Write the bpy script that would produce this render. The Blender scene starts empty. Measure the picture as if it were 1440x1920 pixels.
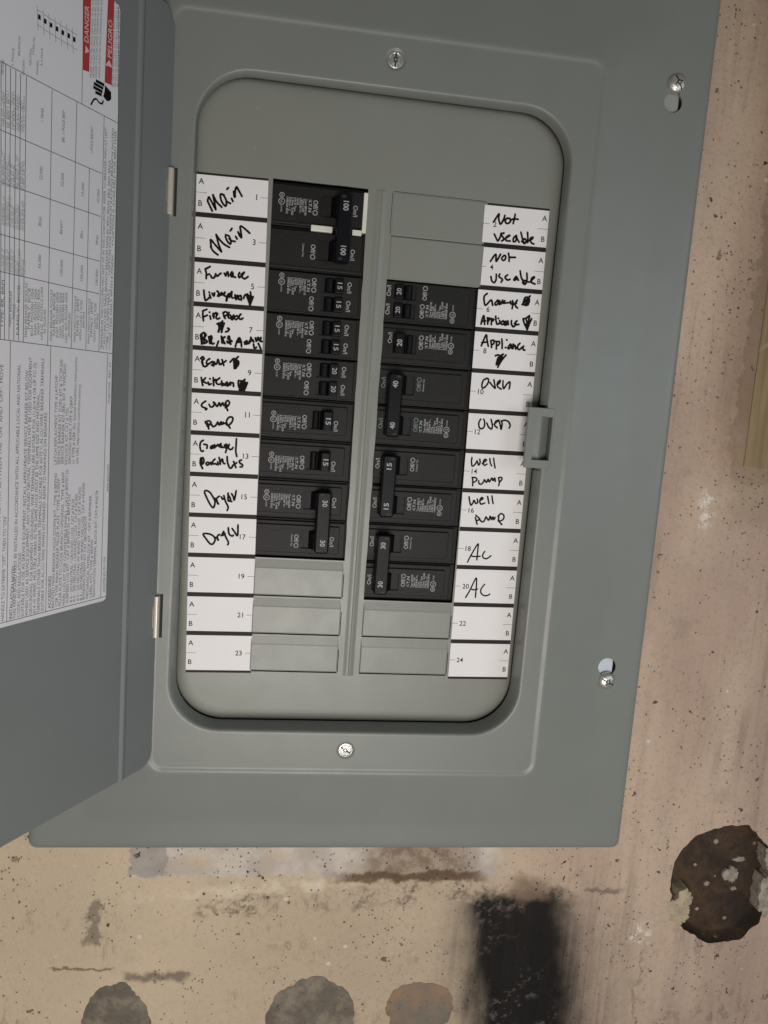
import bpy, bmesh, math, random
from mathutils import Matrix, Vector
S = bpy.context.scene
COL = S.collection
MM = 0.001

# ------------------------------------------------------------------ camera, world, lights
def mat4(o, ex, ey, ez):
    m = Matrix.Identity(4)
    for i, a in enumerate((ex, ey, ez)):
        for j in range(3):
            m[j][i] = a[j]
    for j in range(3):
        m[j][3] = o[j] * MM
    return m

def rodrigues(w):
    t = math.sqrt(sum(a * a for a in w))
    return Matrix.Rotation(t, 3, Vector(w) / t)

CAMP = (53.782179, -482.636391, -119.464859)
Rw = rodrigues((0.16137236, -0.13410272, 0.05077311)) @ Matrix(((1, 0, 0), (0, 0, -1), (0, 1, 0)))
cam_data = bpy.data.cameras.new('camera')
cam = bpy.data.objects.new('camera', cam_data)
COL.objects.link(cam)
cam.matrix_world = mat4(CAMP, Rw[0], -Rw[1], -Rw[2])
cam_data.sensor_fit = 'HORIZONTAL'
cam_data.sensor_width = 36.0
cam_data.lens = 36.0 * 1446.413 / 1440.0
cam_data.clip_start = 0.01
cam_data.clip_end = 20.0
S.camera = cam

world = bpy.data.worlds.new('World')
S.world = world
world.use_nodes = True
wb = world.node_tree.nodes['Background']
wb.inputs[0].default_value = (1.0, 0.98, 0.95, 1)
wb.inputs[1].default_value = 0.135

def area(name, loc, target, size, power, color, size_y=None):
    d = bpy.data.lights.new(name, 'AREA')
    d.energy = power
    d.color = color
    d.size = size * MM
    if size_y:
        d.shape = 'RECTANGLE'
        d.size_y = size_y * MM
    o = bpy.data.objects.new(name, d)
    COL.objects.link(o)
    o.location = Vector(loc) * MM
    o.rotation_euler = (Vector(target) - Vector(loc)).to_track_quat('-Z', 'Y').to_euler()
    return o

area('work_light', (80, -750, -440), (85, 0, -240), 340, 4.15, (1.0, 0.95, 0.885))
area('side_daylight', (840, -760, -60), (180, 0, -240), 420, 1.6, (0.74, 0.88, 1.0))

S.view_settings.view_transform = 'Standard'
S.view_settings.look = 'None'
S.view_settings.exposure = 0.0
S.view_settings.gamma = 1.0
S.render.engine = 'CYCLES'

# ------------------------------------------------------------------ frames (panel sits a hair off the label strips)
O = Vector((106, -12.745, -150))
EX = Vector((0.99983253, -0.01265138, -0.01322305))
EY = Vector((0.01238344, 0.99972023, -0.02015222))
EZ = Vector((0.01347431, 0.0199851, 0.99970948))
M_COVER = mat4(O, EX, EY, EZ)
th = 0.0132245
M_DEAD = mat4((106, 0, -150), (math.cos(th), 0, -math.sin(th)), (0, 1, 0), (math.sin(th), 0, math.cos(th)))
M_STRIP = Matrix.Identity(4)
HX = -120.7239
an = math.radians(58.4)
DX = -EX * math.cos(an) - EY * math.sin(an)
DY = EZ.cross(DX)
M_DOOR = mat4(O + EX * HX, DX, DY, EZ)      # +y is the visible inner face

# ------------------------------------------------------------------ node helpers
class NT:
    def __init__(s, name):
        s.m = bpy.data.materials.new(name)
        s.m.use_nodes = True
        s.t = s.m.node_tree
        s.b = s.t.nodes['Principled BSDF']
        s.co = None
    def n(s, kind, **kw):
        o = s.t.nodes.new(kind)
        for k, v in kw.items():
            setattr(o, k, v)
        return o
    def put(s, sock, v):
        if isinstance(v, bpy.types.NodeSocket):
            s.t.links.new(v, sock)
        else:
            sock.default_value = v
    def obj(s):
        if not s.co:
            s.co = s.n('ShaderNodeTexCoord').outputs['Object']
        return s.co
    def scale(s, v, sc, off=(0, 0, 0)):
        o = s.n('ShaderNodeMapping')
        s.put(o.inputs['Vector'], v)
        o.inputs['Scale'].default_value = sc
        o.inputs['Location'].default_value = off
        return o.outputs[0]
    def noise(s, v, sc, det=4, rough=0.55, col=False):
        o = s.n('ShaderNodeTexNoise')
        s.put(o.inputs['Vector'], v)
        o.inputs['Scale'].default_value = sc
        o.inputs['Detail'].default_value = det
        o.inputs['Roughness'].default_value = rough
        return o.outputs['Color' if col else 'Fac']
    def voro(s, v, sc, feature='F1', rnd=1.0):
        o = s.n('ShaderNodeTexVoronoi', feature=feature)
        s.put(o.inputs['Vector'], v)
        o.inputs['Scale'].default_value = sc
        o.inputs['Randomness'].default_value = rnd
        return o
    def math(s, op, a, b=0.0, clamp=False):
        o = s.n('ShaderNodeMath', operation=op, use_clamp=clamp)
        s.put(o.inputs[0], a)
        s.put(o.inputs[1], b)
        return o.outputs[0]
    def ramp(s, v, a, b, lo=0.0, hi=1.0):
        o = s.n('ShaderNodeMapRange', interpolation_type='SMOOTHSTEP')
        s.put(o.inputs['Value'], v)
        o.inputs['From Min'].default_value = a
        o.inputs['From Max'].default_value = b
        o.inputs['To Min'].default_value = lo
        o.inputs['To Max'].default_value = hi
        return o.outputs[0]
    def mix(s, f, a, b):
        o = s.n('ShaderNodeMix', data_type='RGBA')
        s.put(o.inputs[0], f)
        for k, v in ((6, a), (7, b)):
            if isinstance(v, tuple) and len(v) == 3:
                v = v + (1,)
            s.put(o.inputs[k], v)
        return o.outputs[2]
    def xyz(s, v):
        o = s.n('ShaderNodeSeparateXYZ')
        s.put(o.inputs[0], v)
        return o.outputs
    def bump(s, h, strength=0.3, dist=0.001):
        o = s.n('ShaderNodeBump')
        o.inputs['Strength'].default_value = strength
        o.inputs['Distance'].default_value = dist
        s.put(o.inputs['Height'], h)
        s.t.links.new(o.outputs[0], s.b.inputs['Normal'])
    def base(s, c):
        if isinstance(c, tuple) and len(c) == 3:
            c = c + (1,)
        s.put(s.b.inputs['Base Color'], c)
    def rough(s, r):
        s.put(s.b.inputs['Roughness'], r)

def plain(name, col, rough=0.5, metal=0.0, var=0.0, vscale=200, bump=0.0, bscale=900, spec=0.5):
    t = NT(name)
    if var:
        f = t.noise(t.obj(), vscale, 3)
        t.base(t.mix(f, tuple(c * (1 - var) for c in col), tuple(c * (1 + var) for c in col)))
    else:
        t.base(col)
    t.rough(rough)
    t.b.inputs['Metallic'].default_value = metal
    t.b.inputs['Specular IOR Level'].default_value = spec
    if bump:
        t.bump(t.noise(t.obj(), bscale, 2), bump, 0.0005)
    return t.m

def paint(name, col, rough):
    """grey baked enamel: faint mottling, orange-peel, a few scuffs"""
    t = NT(name)
    f = t.noise(t.obj(), 18, 4)
    c = t.mix(f, tuple(a * .93 for a in col), tuple(a * 1.07 for a in col))
    dust = t.ramp(t.noise(t.scale(t.obj(), (1, 1, 3)), 420, 2), .70, .80)
    c = t.mix(t.math('MULTIPLY', dust, .10), c, (.42, .42, .38))
    sc = t.math('MULTIPLY', t.ramp(t.noise(t.scale(t.obj(), (1, 1, 14), (.3, .2, .1)), 46, 3, .7), .74, .80), t.ramp(t.noise(t.obj(), 14, 2), .5, .62))
    c = t.mix(t.math('MULTIPLY', sc, .22), c, (.36, .36, .33))
    t.base(c)
    t.rough(t.ramp(t.noise(t.obj(), 60, 4), .2, .8, rough - .025, rough + .035))
    t.b.inputs['Specular IOR Level'].default_value = 0.5
    a = t.noise(t.obj(), 620, 2)
    b = t.noise(t.obj(), 26, 2)
    t.bump(t.math('ADD', t.math('MULTIPLY', a, .12), t.math('MULTIPLY', b, .35)), .3, .0009)
    return t.m

M = {}
M['cover'] = paint('grey_enamel_cover', (.190, .200, .185), .40)
M['door'] = paint('grey_enamel_door', (.150, .163, .165), .42)
M['dead'] = paint('grey_enamel_dead_front', (.215, .221, .196), .38)
M['interior'] = plain('dark_interior', (.02, .02, .02), .9)
M['black'] = plain('black_phenolic', (.0125, .012, .0115), .5, var=.25, vscale=120, bump=.25, bscale=1500, spec=.22)
M['toggle'] = plain('black_toggle_plastic', (.004, .004, .006), .42, bump=.1, spec=.15)
M['print'] = plain('white_breaker_print', (.34, .34, .34), .6, var=.25, vscale=900)
M['printdim'] = plain('worn_breaker_print', (.15, .19, .19), .6, var=.35, vscale=900)
M['card'] = plain('white_card', (.775, .75, .75), .55, var=.025, vscale=60)
M['strip'] = plain('black_strip_print', (.017, .014, .013), .6, spec=.25)
M['ink'] = plain('black_marker_ink', (.004, .0035, .0035), .6, spec=.12)
M['type'] = plain('black_type', (.010, .009, .010), .6, spec=.2)
M['sticker'] = plain('white_sticker', (.60, .595, .63), .5, var=.02, vscale=30)
M['type2'] = plain('grey_type', (.085, .085, .095), .55)
M['red'] = plain('red_print', (.34, .030, .034), .5)
M['pink'] = plain('red_print_lettering', (.66, .40, .41), .5)
M['shade'] = plain('grey_print_shade', (.36, .36, .38), .55)
M['zinc'] = plain('bright_zinc', (.62, .61, .57), .33, .85, var=.2, vscale=700, bump=.5, bscale=1200)
M['galv'] = plain('galvanised_sheet', (.60, .65, .72), .4, .25, var=.1, vscale=250)
M['dullflange'] = plain('dull_box_flange', (.30, .30, .28), .5)
M['steel'] = plain('hinge_steel', (.72, .66, .58), .36, .55, var=.08, vscale=500)
M['white_plastic'] = plain('white_plastic', (.70, .69, .60), .45, var=.12, vscale=900, bump=.3)
M['groove'] = plain('screw_recess', (.03, .03, .028), .6, .5)

# ------------------------------------------------------------------ mesh builder (mm)
class MB:
    def __init__(s):
        s.v, s.f, s.mi, s.ms = [], [], [], []
    def _m(s, m):
        if m not in s.ms:
            s.ms.append(m)
        return s.ms.index(m)
    def add(s, vs, fs, m):
        o = len(s.v)
        k = s._m(m)
        s.v.extend(tuple(v) for v in vs)
        for f in fs:
            s.f.append(tuple(o + i for i in f))
            s.mi.append(k)
    def bm(s, b, m):
        b.verts.index_update()
        s.add([v.co.copy() for v in b.verts], [[v.index for v in f.verts] for f in b.faces], m)
        b.free()
    def box(s, x0, x1, y0, y1, z0, z1, m, bev=0.0, seg=2):
        b = bmesh.new()
        bmesh.ops.create_cube(b, size=1.0)
        for v in b.verts:
            v.co = Vector(((x0 + x1) / 2 + v.co.x * (x1 - x0), (y0 + y1) / 2 + v.co.y * (y1 - y0), (z0 + z1) / 2 + v.co.z * (z1 - z0)))
        if bev:
            bmesh.ops.bevel(b, geom=b.edges[:], offset=bev, segments=seg, profile=.6, affect='EDGES')
        s.bm(b, m)
    def prism(s, pts, axis, a0, a1, m, bev=0.0, seg=2):
        """closed 2-D outline swept along an axis; pts are (p,q) = remaining axes in xyz order"""
        b = bmesh.new()
        def mk(p, a):
            return {'x': (a, p[0], p[1]), 'y': (p[0], a, p[1]), 'z': (p[0], p[1], a)}[axis]
        A = [b.verts.new(mk(p, a0)) for p in pts]
        B = [b.verts.new(mk(p, a1)) for p in pts]
        n = len(pts)
        b.faces.new(A)
        b.faces.new(B[::-1])
        for i in range(n):
            b.faces.new((A[i], B[i], B[(i + 1) % n], A[(i + 1) % n]))
        bmesh.ops.recalc_face_normals(b, faces=b.faces[:])
        if bev:
            bmesh.ops.bevel(b, geom=b.edges[:], offset=bev, segments=seg, profile=.6, affect='EDGES')
        s.bm(b, m)
    def loft(s, rings, m, close=False):
        n = len(rings[0])
        vs = [p for r in rings for p in r]
        fs = []
        R = len(rings)
        for i in range(R if close else R - 1):
            a, c = i * n, ((i + 1) % R) * n
            for j in range(n):
                k = (j + 1) % n
                fs.append((a + j, a + k, c + k, c + j))
        s.add(vs, fs, m)
    def lathe(s, prof, cx, cz, m, seg=40, y0=0.0, cap=True, a0=0.0):
        """prof = [(radius, y)], axis along y through (cx, cz)"""
        rings = []
        for r, y in prof:
            rings.append([(cx + r * math.cos(a0 + 2 * math.pi * i / seg), y0 + y, cz + r * math.sin(a0 + 2 * math.pi * i / seg)) for i in range(seg)])
        s.loft(rings, m)
        if cap:
            s.add([rings[-1][i] for i in range(seg)], [tuple(range(seg))], m)
    def plate(s, outer, holes, y, m, depth=0.0, hole_depth=None, back=None):
        """flat plate at y with holes; edges drop towards +y by depth"""
        b = bmesh.new()
        es = []
        for lp in [outer] + holes:
            vs = [b.verts.new((p[0], y, p[1])) for p in lp]
            for i in range(len(vs)):
                es.append(b.edges.new((vs[i], vs[(i + 1) % len(vs)])))
        bmesh.ops.triangle_fill(b, use_beauty=True, edges=es, normal=(0, -1, 0))
        s.bm(b, m)
        for lp, d in [(outer, depth)] + [(h, depth if hole_depth is None else hole_depth) for h in holes]:
            if d:
                s.loft([[(p[0], y, p[1]) for p in lp], [(p[0], y + d, p[1]) for p in lp]], m)
    def build(s, name, parent=None, matrix=None, smooth=None, label=None):
        me = bpy.data.meshes.new(name)
        me.from_pydata([(v[0] * MM, v[1] * MM, v[2] * MM) for v in s.v], [], s.f)
        for m in s.ms:
            me.materials.append(M[m])
        me.polygons.foreach_set('material_index', s.mi)
        me.validate()
        me.update()
        if smooth:
            b = bmesh.new()
            b.from_mesh(me)
            bmesh.ops.remove_doubles(b, verts=b.verts[:], dist=2e-6)
            bmesh.ops.recalc_face_normals(b, faces=b.faces[:])
            b.to_mesh(me)
            b.free()
            me.polygons.foreach_set('use_smooth', [True] * len(me.polygons))
            me.set_sharp_from_angle(angle=math.radians(smooth))
        o = bpy.data.objects.new(name, me)
        COL.objects.link(o)
        if parent:
            o.parent = parent
        if matrix is not None:
            o.matrix_basis = matrix
        if label:
            o['label'] = label
        return o

def rrect(x0, x1, z0, z1, r, seg=6, ins=0.0, sub=1):
    x0 += ins; x1 -= ins; z0 += ins; z1 -= ins
    r = max(r - ins, 0.01)
    out = []
    C4 = [(x1 - r, z1 - r, 0), (x0 + r, z1 - r, 90), (x0 + r, z0 + r, 180), (x1 - r, z0 + r, 270)]
    for k, (cx, cz, a) in enumerate(C4):
        for i in range(seg + 1):
            t = math.radians(a + 90 * i / seg)
            out.append((cx + r * math.cos(t), cz + r * math.sin(t)))
        if sub > 1:
            nx = C4[(k + 1) % 4]
            t = math.radians(nx[2])
            q = (nx[0] + r * math.cos(t), nx[1] + r * math.sin(t))
            p = out[-1]
            for i in range(1, sub):
                out.append((p[0] + (q[0] - p[0]) * i / sub, p[1] + (q[1] - p[1]) * i / sub))
    return out

def thing(name, label, cat, matrix=None, group=None):
    o = bpy.data.objects.new(name, None)
    o.empty_display_size = 0.02
    COL.objects.link(o)
    if matrix is not None:
        o.matrix_world = matrix
    o['label'] = label
    o['category'] = cat
    if group:
        o['group'] = group
    return o

# ------------------------------------------------------------------ lettering
_tc = {}
def glyphs(s, bold=0, res=3):
    key = (s, bold, res)
    if key in _tc:
        return _tc[key]
    cu = bpy.data.curves.new('lettering', 'FONT')
    cu.body = s
    cu.size = 1.0
    cu.resolution_u = res
    cu.offset = (0.0, 0.012, 0.022)[bold]
    ob = bpy.data.objects.new('lettering', cu)
    me = bpy.data.meshes.new_from_object(ob)
    vs = [(v.co.x, v.co.y) for v in me.vertices]
    fs = [tuple(p.vertices) for p in me.polygons]
    bpy.data.objects.remove(ob)
    bpy.data.curves.remove(cu)
    bpy.data.meshes.remove(me)
    x0 = min(v[0] for v in vs) if vs else 0
    x1 = max(v[0] for v in vs) if vs else 1
    _tc[key] = (vs, fs, x0, x1)
    return _tc[key]
_h = glyphs('H')
CAP = max(v[1] for v in _h[0])

def text(mb, s, o, ux, uy, cap, m, align='l', fit=None, bold=0, res=3):
    """lay s on the plane (ux, uy) at o; cap = capital height in mm, fit = width in mm"""
    vs, fs, x0, x1 = glyphs(s, bold, res)
    k = cap / CAP
    kx = k if fit is None else fit / (x1 - x0)
    dx = {'l': x0, 'c': (x0 + x1) / 2, 'r': x1}[align]
    o, ux, uy = Vector(o), Vector(ux), Vector(uy)
    mb.add([o + ux * ((v[0] - dx) * kx) + uy * (v[1] * k) for v in vs], fs, m)

def curve_pts(p, step=0.35):
    if len(p) == 2:
        a, b = Vector(p[0]), Vector(p[1])
        n = max(2, int((b - a).length / step))
        return [a.lerp(b, i / n) for i in range(n + 1)]
    P = [Vector(q) for q in p]
    out = []
    closed = (P[0] - P[-1]).length < .3
    for i in range(len(P) - 1):
        p0 = P[i - 1] if i else (P[-2] if closed else P[0] * 2 - P[1])
        p3 = P[i + 2] if i + 2 < len(P) else (P[1] if closed else P[-1] * 2 - P[-2])
        p1, p2 = P[i], P[i + 1]
        n = max(2, int((p2 - p1).length / step))
        for j in range(n):
            t = j / n
            out.append(.5 * ((2 * p1) + (p2 - p0) * t + (2 * p0 - 5 * p1 + 4 * p2 - p3) * t * t + (3 * p1 - p0 - 3 * p2 + p3) * t ** 3))
    out.append(P[-1])
    return out

def stroke(mb, pts, w, y, m, rnd=None):
    """a pen stroke lying on the xz plane, slightly raised along its middle"""
    P = curve_pts(pts)
    vs, fs = [], []
    n = len(P)
    for i, p in enumerate(P):
        d = (P[min(i + 1, n - 1)] - P[max(i - 1, 0)])
        d = d.normalized() if d.length > 1e-6 else Vector((1, 0))
        nn = Vector((-d.y, d.x))
        ww = w / 2 * (1 + (rnd.uniform(-.09, .09) if rnd else 0))
        a, b = p + nn * ww, p - nn * ww
        vs += [(a.x, y, a.y), (p.x, y - .03, p.y), (b.x, y, b.y)]
        if i:
            k = 3 * i
            fs += [(k - 3, k - 2, k + 1, k), (k - 2, k - 1, k + 2, k + 1)]
    for e, sg in ((0, -1), (n - 1, 1)):
        p = P[e]
        q = P[1] if e == 0 else P[n - 2]
        d = (p - q).normalized() if (p - q).length > 1e-6 else Vector((1, 0))
        nn = Vector((-d.y, d.x))
        k = len(vs)
        arc = []
        for i in range(7):
            t = math.pi * i / 6
            r = p + nn * (w / 2 * math.cos(t)) + d * (w / 2 * math.sin(t))
            arc.append((r.x, y, r.y))
        vs.append((p.x, y - .03, p.y))
        vs += arc
        fs += [(k, k + 1 + i, k + 2 + i) for i in range(6)]
    mb.add(vs, fs, m)

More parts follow.
